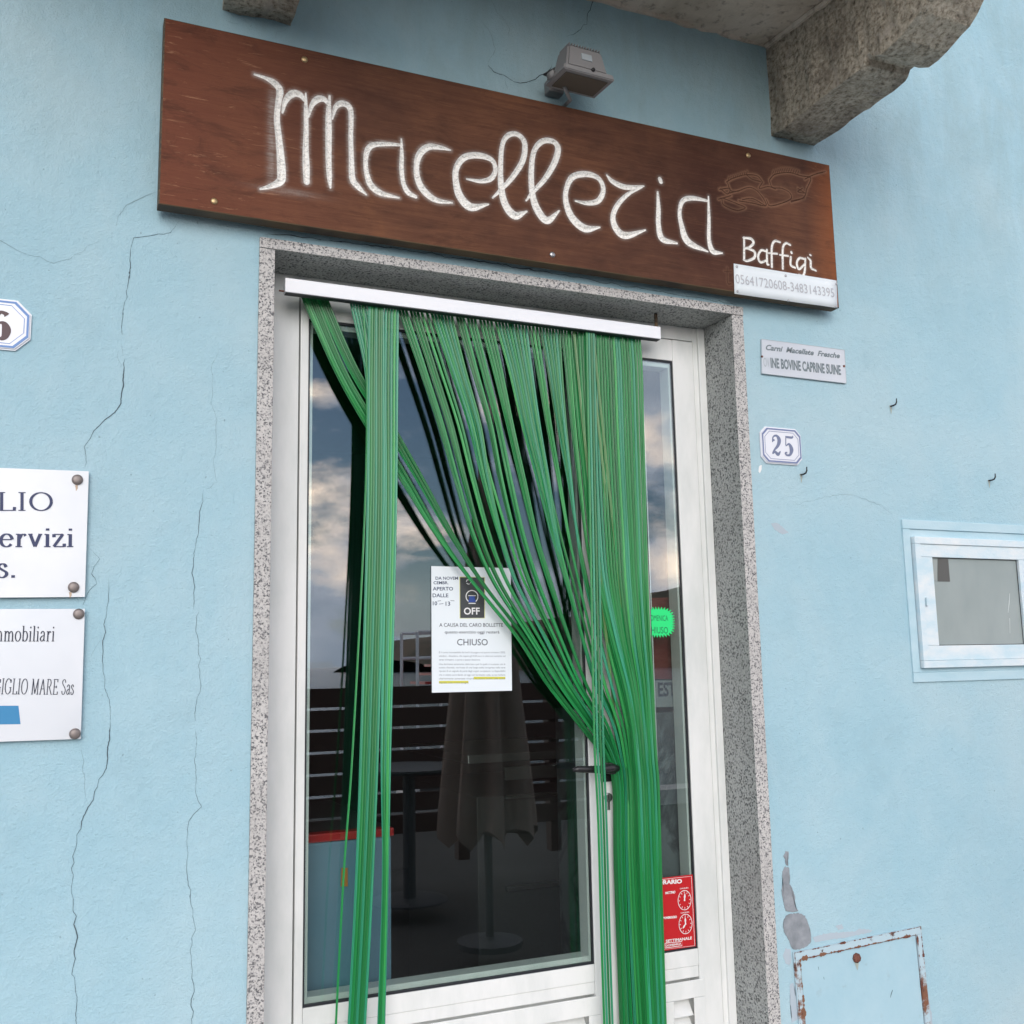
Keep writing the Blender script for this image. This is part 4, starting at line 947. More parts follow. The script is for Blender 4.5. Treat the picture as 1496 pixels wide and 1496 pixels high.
gx0, gz1 = wpx((822, 908), -.008); gx1_, gz0 = wpx((850, 1230), -.008); gx0 = (gx0 + gx1_) / 2; gx1 = (wpx((1142, 915), -.008)[0] + wpx((1160, 1222), -.008)[0]) / 2
bm = bmesh.new(); ring(bm, fx0 + .0205, ex - .0205, fz0 + .0205, fz1 - .0205, .02, -.0135, .012, wds=(gx0 - fx0 - .0205, ex - .0205 - gx1, gz0 - fz0 - .0205, fz1 - .0205 - gz1)); sash = obj('sash', bm, M['winpaint'], win)
bm = bmesh.new(); box(bm, gx0 - .004, gx1 + .004, -.004, .0, gz0 - .004, gz1 + .004); obj('frosted_pane', bm, M['frost'], sash)
bm = bmesh.new(); ring(bm, gx0 - .0002, gx1 + .0002, gz0 - .0002, gz1 + .0002, .0022, -.0055, -.0042, 0); obj('putty_line', bm, M['gasket'], sash)
M['tape'] = mat('grey_sticker', (.09, .09, .085), .4); M['tape2'] = mat('clear_tape', (.30, .33, .32), .3)
quad_plate('sticker', [Z5((848, 913)), Z5((886, 915)), Z5((893, 997)), Z5((848, 996))], -.0050, .0006, 'tape', sash)
quad_plate('sticker', [Z5((830, 918)), Z5((847, 918)), Z5((846, 995)), Z5((832, 990))], -.0046, .0004, 'tape2', sash)
M['lightscratch'] = mat('scraped_paint', (.6, .65, .65), .6)
bm = bmesh.new()
for pts in ([(1110, 1040, 2), (1108, 1075, 4), (1104, 1110, 2)], [(1110, 1130, 3), (1111, 1185, 2)]): stroke_px(bm, [(*Z5(p_[:2]), p_[2] / 2.5) for p_ in pts], -.0046)
obj('paint_smear', bm, M['lightscratch'], sash, keep=True)
lx, lz = wpx((805, 1070), -.014); bm = bmesh.new(); box(bm, lx - .003, lx + .003, -.021, -.0137, lz - .012, lz + .012, .001); obj('latch', bm, M['winpaint'], sash)

# ------------------------------------------------------------------ rusty meter hatch
hT0 = W(*Z7((225, 735)), 0); hTL = W(*Z7((222, 715)), 0); hTR = W(*Z7((915, 580)), 0); hLb = W(*Z7((262, 1110)), 0)
hx0 = (W(*Z7((218, 720)))[0] + W(*Z7((245, 1118)))[0]) / 2; hx1 = (W(*Z7((918, 580)))[0] + W(*Z7((972, 1118)))[0]) / 2; hz1 = (hTL[1] + hTR[1]) / 2
hatch = thing('meter_hatch', 'rust streaked blue metal meter hatch low on the wall', 'metal hatch', ((hx0 + hx1) / 2, 0, hz1 - .6))
fwd = .019
for nm, a in (('frame_bar', (hx0, hx1, hz1 - fwd, hz1)), ('frame_bar', (hx0, hx0 + fwd, hz1 - .58, hz1 - fwd - .0004)), ('frame_bar', (hx1 - fwd, hx1, hz1 - .58, hz1 - fwd - .0004)), ('frame_bar', (hx0, hx1, hz1 - .6, hz1 - .5804))):
    bm = bmesh.new(); box(bm, a[0], a[1], -.006, -.0005, a[2], a[3], .0012); obj(nm, bm, M['rustpaint'], hatch)
bm = bmesh.new(); box(bm, hx0 + fwd + .002, hx1 - fwd - .002, -.0035, -.0006, hz1 - .578, hz1 - fwd - .002, .0008); dr = obj('hatch_door', bm, M['hatchblue'], hatch)
bm = bmesh.new(); ring(bm, hx0 + fwd - .0002, hx1 - fwd + .0002, hz1 - .5806, hz1 - fwd + .0002, .0024, -.0018, -.0007, 0); obj('rust_line', bm, M['rust'], hatch)
def rust_edge(pts, y, wmax, seed, par, mt='rust'):
    rnd = random.Random(seed); b2 = bmesh.new(); run = []
    for i in range(len(pts) - 1):
        a, b_ = pts[i], pts[i + 1]; n = int(math.hypot(b_[0] - a[0], b_[1] - a[1]) / .0025)
        for k in range(n):
            t_ = k / n; w_ = wmax * max(0, noise.noise(Vector((k * .09 + i * 50, seed, 0))) * 1.6 + noise.noise(Vector((k * .45, seed, 9))) * .7 + .12)
            run.append((a[0] + (b_[0] - a[0]) * t_, a[1] + (b_[1] - a[1]) * t_, w_ + .0002))
    ribbon(b2, run, y); obj('rust_streak', b2, M[mt], par, keep=True)
M['rustlight'] = mat('orange_rust', (.20, .095, .055), .9)
ix0, ix1, iz1 = hx0 + fwd, hx1 - fwd, hz1 - fwd
rust_edge([(ix0, iz1 + .001), (ix1, iz1 + .001)], -.0062, .012, 1, hatch, 'rustlight'); rust_edge([(ix0, iz1), (ix1, iz1)], -.0066, .006, 2, hatch)
rust_edge([(ix0 - .001, iz1), (ix0 - .001, iz1 - .4)], -.0062, .012, 3, hatch, 'rustlight'); rust_edge([(hx0 + .002, hz1 - .001), (hx1 - .002, hz1 - .001)], -.0064, .006, 4, hatch)
rust_edge([(ix1 + .001, iz1), (ix1 + .001, iz1 - .4)], -.0064, .008, 5, hatch); rust_edge([(hx1 - .003, hz1 - .002), (hx1 - .003, hz1 - .08)], -.0062, .010, 6, hatch)
rust_edge([(hx0 + .003, hz1), (hx0 + .003, hz1 - .4)], -.0062, .005, 7, hatch)
x, z = W(*Z7((576, 752)), -.006); bm = bmesh.new(); lathe(bm, [(.0125, -.002), (.0125, .003), (.010, .007), (.004, .009)], (x, -.0036, z), 'y', 8); obj('bolt', bm, M['rust'], dr)
bm = bmesh.new(); ribbon(bm, [(x, z - .006, .016), (x, z - .018, .010), (x, z - .03, .002)], -.0037); obj('rust_mark', bm, M['stain'], dr, keep=True)
bm = bmesh.new()
for pts in ([(362, 790, 3), (365, 808, 2)], [(390, 848, 3), (393, 862, 2)], [(768, 938, 4), (760, 960, 5), (755, 980, 2)]): stroke_px(bm, [(*Z7(p_[:2]), p_[2] / 3.8) for p_ in pts], -.0037)
obj('scratch', bm, M['crack'], dr, keep=True)

# ------------------------------------------------------------------ balcony
bal = thing('balcony', 'stained plaster balcony slab on rough brown stone corbels overhead', 'balcony', (1.8, 0, W(1127, 200)[1]))
cz = W(1127, 200)[1]; cz = cz - .0; sz_ = W(1120, 68)[1]
cxl, cxr = W(1127, 200)[0], W(1190, 218)[0]
def corbel(x0, x1, seed):
    prof = [(0.05, cz - .002), (-.012, cz + .004), (-.05, cz - .002), (-.2, cz + .004), (-.355, cz + .004), (-.368, cz + .010), (-.374, cz + .026), (-.386, cz + .028), (-.40, cz + .012), (-.43, cz + .002), (-.49, cz + .008), (-.56, cz + .035), (-.63, cz + .085), (-.70, cz + .15), (-.76, cz + .22), (-.80, sz_ + .03), (.05, sz_ + .03)]
    # resample
    q = []
    for i in range(len(prof)):
        a, b_ = prof[i], prof[(i + 1) % len(prof)]; n = max(1, int(math.hypot(b_[0] - a[0], b_[1] - a[1]) / .022))
        for k in range(n): q.append((a[0] + (b_[0] - a[0]) * k / n, a[1] + (b_[1] - a[1]) * k / n))
    bm = bmesh.new(); nxs = 8; rings = []
    for i in range(nxs + 1):
        x = x0 + (x1 - x0) * i / nxs; rings.append([bm.verts.new((x, y_, z_)) for y_, z_ in q])
    m_ = len(q)
    for i in range(nxs):
        for k in range(m_): bm.faces.new((rings[i][k], rings[i][(k + 1) % m_], rings[i + 1][(k + 1) % m_], rings[i + 1][k]))
    for rg_ in (rings[0], rings[-1]):
        f_ = bm.faces.new(rg_ if rg_ is rings[0] else rg_[::-1])
    bmesh.ops.triangulate(bm, faces=[f_ for f_ in bm.faces if len(f_.verts) > 4])
    big_ = [f_ for f_ in bm.faces if abs(f_.normal.x) > .9]
    bmesh.ops.subdivide_edges(bm, edges=list({e_ for f_ in big_ for e_ in f_.edges if e_.calc_length() > .05}), cuts=3, use_grid_fill=True)
    bmesh.ops.triangulate(bm, faces=bm.faces)
    bmesh.ops.recalc_face_normals(bm, faces=bm.faces); bm.normal_update()
    for v in bm.verts:
        nn_ = noise.noise(v.co * 14 + Vector((seed, 0, 0))) * .007 + noise.noise(v.co * 45) * .0035
        if v.co.y < .02: v.co += v.normal * nn_
    return obj('corbel', bm, M['corbel'], bal)
corbel(cxl, cxr, 0.0)
lx1 = W(424, 24)[0]; corbel(lx1 - (cxr - cxl), lx1, 5.0)
# slab with an uneven plaster edge against the wall
bm = bmesh.new(); n = 90; m_ = 26; rows = []
for j in range(m_ + 1):
    row = []
    for i in range(n + 1):
        x = -.4 + (cxr + .02 + .4) * i / n; y = .01 - 1.0 * j / m_
        z = sz_ + noise.noise(Vector((x * 6, y * 6, 1))) * .008 + noise.noise(Vector((x * 25, y * 25, 3))) * .003 - .03 * min(1, -y / .3 if y < 0 else 0) * .8
        if j == 0: z += noise.noise(Vector((x * 18, 0, 7))) * .012
        row.append(bm.verts.new((x, y, z)))
    rows.append(row)
for j in range(m_):
    for i in range(n): bm.faces.new((rows[j][i], rows[j][i + 1], rows[j + 1][i + 1], rows[j + 1][i]))
top = [[bm.verts.new((x_, y_, sz_ + .12)) for x_ in (-.4, cxr + .02)] for y_ in (.01, -.99)]
e0 = rows[0]; 
bm.faces.new((top[0][0], top[0][1], top[1][1], top[1][0]))
bm.faces.new([*rows[-1][::-1], top[1][0], top[1][1]]); bm.faces.new([*rows[0], top[0][1], top[0][0]])
bm.faces.new([*[r_[0] for r_ in rows], top[1][0], top[0][0]][::-1]); bm.faces.new([*[r_[-1] for r_ in rows], top[1][1], top[0][1]])
obj('slab', bm, M['soffit'], bal)
# crumbled plaster fillet between slab and wall
bm = bmesh.new(); pts = []
for i in range(60):
    x = .9 + (cxl - .9) * i / 59; pts.append((x, -.004, sz_ + .002 + noise.noise(Vector((x * 20, 2, 2))) * .010))
tube(bm, pts, [.008 + .006 * abs(noise.noise(Vector((p_[0] * 30, 5, 5)))) for p_ in pts], 6); obj('plaster_fillet', bm, M['soffit'], bal)
bm = bmesh.new(); pts = [(cxl - .006, -.01 - i * .016, sz_ - .006 - .03 * .8 * min(1, i * .016 / .3) + noise.noise(Vector((i * .3, 8, 1))) * .005) for i in range(50)]
tube(bm, pts, [.009 + .004 * noise.noise(Vector((i * .7, 1, 5))) for i in range(50)], 6); obj('plaster_fillet', bm, M['soffit'], bal)

# ------------------------------------------------------------------ floodlight
hx_, hz_ = W(847, 117, -.125)
fl = thing('floodlight', 'small grey halogen floodlight on the wall above the sign', 'floodlight', (hx_ - .08, 0, hz_ - .04))
def frustum(bm, w0, d0, z0, w1, d1, z1, cx=0, cy=0):
    a = [bm.verts.new((cx + sx * w0, cy + sy * d0, z0)) for sx, sy in ((-1, -1), (1, -1), (1, 1), (-1, 1))]
    b_ = [bm.verts.new((cx + sx * w1, cy + sy * d1, z1)) for sx, sy in ((-1, -1), (1, -1), (1, 1), (-1, 1))]
    bm.faces.new(a[::-1]); bm.faces.new(b_)
    for i in range(4): bm.faces.new((a[i], a[(i + 1) % 4], b_[(i + 1) % 4], b_[i]))
T_ = Matrix.Translation((hx_, -.125, hz_)) @ Matrix.Rotation(R(2), 4, 'Z') @ Matrix.Rotation(R(3), 4, 'X') @ Matrix.Scale(.80, 4)
def flo(name, bm, mt, par=fl, bev=.003):
    if bev: bmesh.ops.bevel(bm, geom=list(bm.edges), offset=bev, segments=2, affect='EDGES')
    bmesh.ops.transform(bm, matrix=T_, verts=bm.verts); return obj(name, bm, M[mt], par)
bm = bmesh.new(); frustum(bm, .072, .050, .008, .058, .034, .085); hs = flo('housing', bm, 'lampgrey', bev=.006)
bm = bmesh.new(); frustum(bm, .088, .062, -.012, .084, .058, .008)
flo('front_frame', bm, 'lampgrey')
bm = bmesh.new(); frustum(bm, .072, .046, -.0150, .072, .046, -.0122); flo('lamp_glass', bm, 'lampglass', bev=0)
bm = bmesh.new(); 
for i in range(12):
    xx = -.052 + i * .0095; box(bm, xx - .0013, xx + .0013, -.030, .032, .0855, .093)
flo('cooling_fins', bm, 'lampgrey', hs, 0)
bm = bmesh.new(); box(bm, -.018, .018, -.0445, -.041, .040, .062, .001); bmesh.ops.rotate(bm, verts=bm.verts, cent=(0, -.043, .05), matrix=Matrix.Rotation(R(-10), 3, 'X')); flo('rating_label', bm, 'sgrey2', hs, 0)
bm = bmesh.new(); lathe(bm, [(.006, 0), (.006, .012), (.003, .014)], (.012, -.052, .006), 'y', 10); flo('clip', bm, 'black', hs, 0)
ax, az = W(806, 128, -.02)
bm = bmesh.new(); box(bm, ax - .012, ax + .03, -.03, -.0005, az - .015, az + .02, .003); obj('wall_plate', bm, M['lampgrey'], fl)
bm = bmesh.new(); tube(bm, [(ax + .008, -.028, az), (ax + .02, -.09, az + .002), (hx_ - .076, -.11, hz_ + .002), (hx_ - .070, -.125, hz_ + .004)], [.009, .009, .008, .008], 10); obj('arm', bm, M['lampgrey'], fl, True)
bx_, bz_ = W(833, 146, -.06)
bm = bmesh.new(); tube(bm, [(bx_ - .01, -.002, bz_ - .01), (bx_, -.06, bz_), (hx_ - .03, -.10, hz_ - .010)], .005, 8); obj('lower_stay', bm, M['lampgrey'], fl, True)
bm = bmesh.new(); tube(bm, [(hx_ - .045, -.10, hz_ + .04), (hx_ - .07, -.07, hz_ + .03), (ax + .015, -.03, az + .02), (ax - .003, -.004, az + .03)], .0028, 6); obj('cable', bm, M['table'], fl, True)

# ------------------------------------------------------------------ notices on the glass
GY = LY + .0055
def on_glass(nm, label, cat, px4, body, mt, bodyname, y=GY, th=.0003):
    return plate_thing(nm, label, cat, px4, y - th, th, mt, bodyname)
nq = [(630, 827), (746, 830), (748, 1009), (631, 1012)]
pn_ = on_glass('paper_notice', 'white A4 closing notice taped inside the door glass', 'notice', nq, None, 'paper', 'sheet')
def Z8(p): return 620 + p[0] / 7.479, 820 + p[1] / 7.479
def t8(par, s, x0, x1, yb, cap, mt='ink', bold=0.0, y=GY - .0006, z8=Z8, sc=7.479, yb2=None, shear=0):
    a = W(*z8((x0, yb)), y); b_ = W(*z8((x1, yb if yb2 is None else yb2)), y)
    return text(par, s, a[0], a[1], b_[0] - a[0], cap / sc * .00155, y, M[mt], bold=bold, rot=math.atan2(b_[1] - a[1], b_[0] - a[0]), shear=shear)
quad_plate('black_panel', [Z8((390, 175)), Z8((655, 178)), Z8((655, 618)), Z8((392, 620))], GY - .0006, .0002, 'offblack', pn_)
bm = bmesh.new()
q_ = [W(*Z8(p_), GY - .0005) for p_ in ((386, 171), (659, 174), (659, 622), (388, 624), (386, 171))]; ribbon(bm, [(*p_, .0012) for p_ in q_], GY - .0005); obj('yellow_border', bm, M['yellow'], pn_, keep=True)
t8(pn_, 'OFF', 432, 605, 580, 78, 'white', .02, GY - .0009)
M['blueicon'] = mat('blue_icon', (.03, .07, .30), .5)
bm = bmesh.new(); c_ = W(*Z8((520, 385)), GY - .001); r0 = .0155
ribbon(bm, [(c_[0] + r0 * math.cos(R(a_)), c_[1] + r0 * .95 * math.sin(R(a_)), .0022) for a_ in range(-55, 236, 12)], GY - .001)
ribbon(bm, [(c_[0] - .009, c_[1] - .0165, .0022), (c_[0] + .009, c_[1] - .0165, .0022)], GY - .001)
ribbon(bm, [(c_[0] - .010, c_[1] + .002, .0014), (c_[0] + .010, c_[1] + .002, .0014)], GY - .001)
r_ico = W(*Z8((482, 225)), GY - .001)
for a0 in (90, 210, 330): ribbon(bm, [(r_ico[0] + .0055 * math.cos(R(a_)), r_ico[1] + .0055 * math.sin(R(a_)), .0018) for a_ in range(a0, a0 + 95, 15)], GY - .001)
obj('icon', bm, M['white'], pn_, keep=True)
bm = bmesh.new(); ribbon(bm, [(c_[0], c_[1] + .001, .014), (c_[0], c_[1] - .007, .015), (c_[0], c_[1] - .008, .019), (c_[0], c_[1] - .014, .019)], GY - .0009); obj('blue_plug', bm, M['blueicon'], pn_, keep=True)
M['bluepen'] = mat('marker_pen', (.05, .07, .13), .6)
for s, x0, x1, yb, cp_ in (('DA NOVEM', 122, 368, 200, 34), ('CEMBR.', 100, 262, 250, 34), ('APERTO', 92, 314, 318, 40), ('DALLE', 90, 262, 392, 42), ('10', 92, 140, 480, 44), ('13', 232, 282, 484, 46)):
    t8(pn_, s, x0, x1, yb, cp_, 'bluepen', .018)
bm = bmesh.new()
for a, b2_ in (((142, 436), (180, 430)), ((160, 468), (208, 462)), ((285, 430), (328, 432))): ribbon(bm, [(*W(*Z8(a), GY - .0006), .0011), (*W(*Z8(b2_), GY - .0006), .0011)], GY - .0006)
obj('pen_dash', bm, M['bluepen'], pn_, keep=True)
t8(pn_, 'A CAUSA DEL CARO BOLLETTE', 163, 860, 715, 42, 'ink', .005)
t8(pn_, 'questo esercizio oggi resterà', 222, 820, 788, 34, 'ink', .005)
t8(pn_, 'CHIUSO', 358, 692, 918, 74, 'ink', .0)
body = ["È il conto insostenibile dei kw/h da pagare nel quarto trimestre 2022,", "ottobre - dicembre, che supera gli 0,50 euro in ulteriore aumento sul", "terzo trimestre, ci porta a questa decisione.",
        "Una decisione seriamente dolorosa e per la quale ci scusiamo con la", "nostra clientela, ma frutto di una lunga scelta intrapresa nelle varie", "riprese di un segnale da parte degli organi competenti. La disponibilità",
        "che vi stiamo accordando ad oggi non ha limitato nulla, se non bollette", "ulteriormente aumentate rimarrà sul nostro lavoro, sulle nostre", "imprese, sulle nostre famiglie."]
quad_plate('highlight', [Z8((540, 1262)), Z8((885, 1262)), Z8((885, 1288)), Z8((540, 1291))], GY - .0005, .0001, 'yellow', pn_)
quad_plate('highlight', [Z8((160, 1308)), Z8((480, 1306)), Z8((482, 1333)), Z8((160, 1336))], GY - .0005, .0001, 'yellow', pn_)
M['inksoft'] = mat('fine_print_ink', (.16, .18, .22), .6)
for s, yb, x1 in zip(body, (1004, 1044, 1084, 1133, 1170, 1208, 1250, 1290, 1334), (885, 885, 612, 885, 885, 885, 885, 885, 482)):
    t8(pn_, s, 160, x1, yb, 20, 'inksoft', .0)

st_q = [(938, 884), (985, 884), (990, 934), (940, 934)]
sx0, sz0 = W(964, 909, GY); st = thing('star_sticker', 'fluorescent green starburst card reading Domenica Chiuso on the sidelight', 'card', (sx0, GY, sz0 - .04))
bm = bmesh.new(); pts = []
NS = 72
for i in range(NS):
    a_ = i / NS * 2 * math.pi + .01; ca, sa = math.cos(a_), math.sin(a_)
    rr_ = 1 / ((abs(ca) ** 3.2 + abs(sa) ** 3.2) ** (1 / 3.2)); k_ = 1.05 if i % 2 else .84
    pts.append((sx0 - .006 + ca * rr_ * .051 * k_, sz0 + sa * rr_ * .0385 * k_))
va = [bm.verts.new((p_[0], GY - .0006, p_[1])) for p_ in pts]; vb = [bm.verts.new((p_[0], GY - .0002, p_[1])) for p_ in pts]
ca_ = bm.verts.new((sx0 - .006, GY - .0006, sz0)); cb_ = bm.verts.new((sx0 - .006, GY - .0002, sz0))
for i in range(NS):
    j = (i + 1) % NS; bm.faces.new((va[i], va[j], ca_)); bm.faces.new((vb[j], vb[i], cb_)); bm.faces.new((va[j], va[i], vb[i], vb[j]))
obj('card', bm, M['fluo'], st)
M['greenink'] = mat('dark_green_pen', (.01, .13, .06), .6)
a = W(946, 906, GY); text(st, 'DOMENICA', a[0], a[1] - .001, .062, .0145, GY - .0008, M['greenink'], rot=R(-1))
a = W(945, 924, GY); text(st, 'CHIUSO', a[0], a[1] - .002, .064, .017, GY - .0008, M['greenink'], rot=R(-1))

oq = [(925, 1288), (1013, 1277.5), (1018, 1383), (932, 1391)]
op = on_glass('hours_card', 'red opening hours card with two white clock dials on the sidelight', 'card', [(955, 1284), (1012, 1277.5), (1017, 1383.5), (958, 1391)], None, 'red', 'card')
def Z6(p): return 740 + p[0] / 3.595, 1080 + p[1] / 3.595
def t6(s, x0, x1, y0, y1, cap, bold=.02): return t8(op, s, x0, x1, y0, cap, 'white', bold, GY - .0006, Z6, 3.595, y1)
t6('ORARIO', 792, 922, 764, 755, 22, .05); t6('MATTINO', 834, 887, 814, 808, 13, .05); t6('POMERIGGIO', 822, 895, 945, 938, 12, .05); t6('SETTIMANALE', 837, 974, 1068, 1050, 15, .03)
t6('CHIUSURA', 910, 956, 788, 783, 7, .02); t6('CHIUSURA', 915, 960, 916, 910, 7, .02)
bm = bmesh.new()
q_ = [W(*Z6(p_), GY - .0006) for p_ in ((832, 1072), (922, 1062), (922, 1084), (832, 1096), (832, 1072))]; ribbon(bm, [(*p_, .0015) for p_ in q_], GY - .0006)
q_ = [W(*p_, GY - .0006) for p_ in ((958, 1286), (1010, 1280), (1015, 1381.5), (960, 1388), (958, 1286))]; ribbon(bm, [(*p_, .0012) for p_ in q_], GY - .0006)
for (cx_, cy_), h1, h2 in (((935, 845), 82, 90 - 4), ((940, 970), 92, 222)):
    c_ = W(*Z6((cx_, cy_)), GY - .0006); rx_ = .0195; rz_ = .0235
    ribbon(bm, [(c_[0] + rx_ * math.cos(R(a_)), c_[1] + rz_ * math.sin(R(a_)), .0016) for a_ in range(0, 361, 10)], GY - .0006)
    for k in range(12):
        a_ = R(k * 30); ribbon(bm, [(c_[0] + rx_ * .72 * math.cos(a_), c_[1] + rz_ * .72 * math.sin(a_), .0014), (c_[0] + rx_ * .9 * math.cos(a_), c_[1] + rz_ * .9 * math.sin(a_), .0014)], GY - .0006)
    for h_, l_ in ((h1, .7), (h2, .62)):
        a_ = R(h_); ribbon(bm, [(c_[0], c_[1], .002), (c_[0] + rx_ * l_ * .6 * math.cos(a_), c_[1] + rz_ * l_ * .6 * math.sin(a_), .005), (c_[0] + rx_ * l_ * math.cos(a_), c_[1] + rz_ * l_ * math.sin(a_), .0008)], GY - .0006)
    ribbon(bm, [(c_[0] - .002, c_[1], .004), (c_[0] + .002, c_[1], .004)], GY - .0006)
obj('clock_dials', bm, M['white'], op, keep=True)
t6('DOMENICA', 836, 918, 1090, 1078, 11, .03)

# ------------------------------------------------------------------ inside the shop
def sbox(name, a, mt, kind=True, bev=0):
    bm = bmesh.new(); box(bm, *a, bev); o = obj(name, bm, M[mt])
    if kind: o['kind'] = 'structure'
    return o
YI = YF + .08
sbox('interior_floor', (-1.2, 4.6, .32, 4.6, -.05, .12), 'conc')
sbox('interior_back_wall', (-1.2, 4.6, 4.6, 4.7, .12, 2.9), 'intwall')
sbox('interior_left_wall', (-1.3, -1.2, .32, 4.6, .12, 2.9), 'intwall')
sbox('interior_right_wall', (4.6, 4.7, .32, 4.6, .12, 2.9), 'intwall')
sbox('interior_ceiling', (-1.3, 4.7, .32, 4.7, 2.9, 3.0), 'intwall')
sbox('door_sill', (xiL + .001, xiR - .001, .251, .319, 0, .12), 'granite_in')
# chest freezer close behind the left of the door
FY = .225; fx_a = W(425, 1225, FY)[0]; fx_b = W(572, 1210, FY)[0]; fz_t = (W(445, 1225, FY)[1] + W(560, 1212, FY)[1]) / 2
fz = thing('chest_freezer', 'pale blue chest freezer with red rim behind the door glass', 'freezer', ((fx_a + fx_b) / 2, FY + .3, .12))
bm = bmesh.new(); box(bm, fx_a - .3, fx_b, FY, FY + .6, .15, fz_t - .014, .006); obj('cabinet', bm, M['freezer'], fz)
bm = bmesh.new(); box(bm, fx_a - .305, fx_b + .005, FY - .005, FY + .03, fz_t - .0135, fz_t + .006, .004); obj('lid_rim', bm, M['redtrim'], fz)
bm = bmesh.new(); box(bm, fx_a - .305, fx_b + .004, FY + .0305, FY + .605, fz_t - .0135, fz_t + .004, .003); obj('lid', bm, M['table'], fz)
quad_plate('sticker', [(499, 1268), (508, 1268), (508, 1295), (498, 1295)], FY - .003, .0015, 'orange', fz)
# refrigerated display counter
DY = 1.3; dx0 = W(560, 1290, DY)[0]; dx1 = W(900, 1290, DY)[0] + .1; zt = W(820, 1120, DY)[1]
dc = thing('display_counter', 'dim steel refrigerated display counter inside the shop', 'counter', ((dx0 + dx1) / 2, DY + .4, .12))
bm = bmesh.new(); box(bm, W(700, 1200, DY)[0], dx1, DY + .02, DY + .8, .15, zt - .09, .004); obj('cabinet', bm, M['table'], dc)
for za, zb_ in ((1118, 1136), (1160, 1163), (1290, 1296)):
    bm = bmesh.new(); z_a = W(800, za, DY)[1]; z_b = W(800, zb_, DY)[1]; box(bm, W(740, 1200, DY)[0], dx1, DY, DY + .019, z_b, z_a, .001); obj('steel_trim', bm, M['steel'], dc)
bm = bmesh.new(); box(bm, W(700, 1200, DY)[0], dx1, DY + .1, DY + .8, zt + .02, zt + .05, .003); obj('counter_top', bm, M['steel'], dc)
# items behind the sidelight
MY = .196
mp_ = thing('marble_counter', 'veined grey marble counter front behind the sidelight', 'counter', (W(985, 1200, MY)[0], MY + .1, .12))
z0_ = W(985, 1040, MY)[1]; bm = bmesh.new(); box(bm, W(935, 1100, MY)[0], W(1060, 1100, MY)[0], MY, MY + .5, .12, z0_, .004); obj('front_slab', bm, M['marble'], mp_)
sg = thing('counter_placard', 'grey placard with bold black letters inside the sidelight', 'placard', (W(975, 1030, MY)[0], MY, z0_))
quad_plate('board', [(940, 994), (1000, 994), (1001, 1032), (940, 1034)], MY - .006, .003, 'placardgrey', sg)
a = W(963, 1016, MY - .011); b_ = W(992, 1016, MY - .011); text(sg, 'ESTI', a[0], a[1] - .002, b_[0] - a[0], .035, MY - .0064, M['ink'], bold=.03)
rp = thing('red_poster', 'red poster hanging behind the sidelight above the placard', 'poster', (W(975, 990, MY + .01)[0], MY + .01, W(975, 990, MY + .01)[1]))
quad_plate('sheet', [(935, 874), (1000, 872), (1010, 992), (940, 992)], MY + .01, .004, 'postered', rp)

# ------------------------------------------------------------------ street, sea and what the glass mirrors
o = sbox('bounce_pavement', (-60, 60, -1.55, -.0005, -.3, 0), 'bounce_paving')  # unseen pale strip added to bounce light up under the balcony
o = sbox('pavement_kerb', (-60, 60, -1.7, -1.5505, -.3, 0.004), 'granite')  # edge of the added bounce strip
o = sbox('quay_road', (-60, 60, -7.5, -1.7005, -.4, -.10), 'tarmac')
o = sbox('quay_edge_kerb', (-60, 60, -7.9, -7.5005, -.8, .06), 'granite')
bm = bmesh.new(); q_ = [bm.verts.new(p_) for p_ in ((-3000, -4000, -1.2), (3000, -4000, -1.2), (3000, -7.85, -1.2), (-3000, -7.85, -1.2))]; bm.faces.new(q_)
o = obj('sea', bm, M['sea']); o['kind'] = 'structure'
def mir(px_, py_, dist):
    """where a thing stands on the quay when its mirror image shows at this pixel, dist in front of the glass"""
    x, z = W(px_, py_, GY + dist); return x, GY - dist, z
def hill(name, pts, dist, depth_, seed):
    bm = bmesh.new(); n = 90; rows = []
    P = [mir(*p_, dist) for p_ in pts]; xs_ = np.array([p_[0] for p_ in P]); zs_ = np.array([p_[2] for p_ in P])
    if xs_[0] > xs_[-1]: xs_, zs_ = xs_[::-1], zs_[::-1]
    for j in range(13):
        f_ = j / 12; row = []
        for i in range(n + 1):
            x = xs_[0] + (xs_[-1] - xs_[0]) * i / n; h = np.interp(x, xs_, zs_) + 1.2
            hh = h * math.sin(math.pi * f_) ** .7 if f_ < 1 else 0
            hh *= 1 + .10 * noise.noise(Vector((x * .02 + seed, f_ * 5, 0))) + .05 * noise.noise(Vector((x * .09, f_ * 9, seed)))
            row.append(bm.verts.new((x, GY - dist - depth_ * (f_ - .5), -1.3 + max(hh, 0))))
        rows.append(row)
    for j in range(12):
        for i in range(n): bm.faces.new((rows[j][i], rows[j][i + 1], rows[j + 1][i + 1], rows[j + 1][i]))
    o = obj(name, bm, M['hill'], None, True); o['kind'] = 'structure'
hill('headland', [(555, 965), (572, 945), (582, 936), (620, 931), (650, 928), (700, 925), (760, 915), (830, 900), (900, 880), (950, 868), (1000, 858), (1100, 850), (1300, 880)], 420, 160, 1.0)
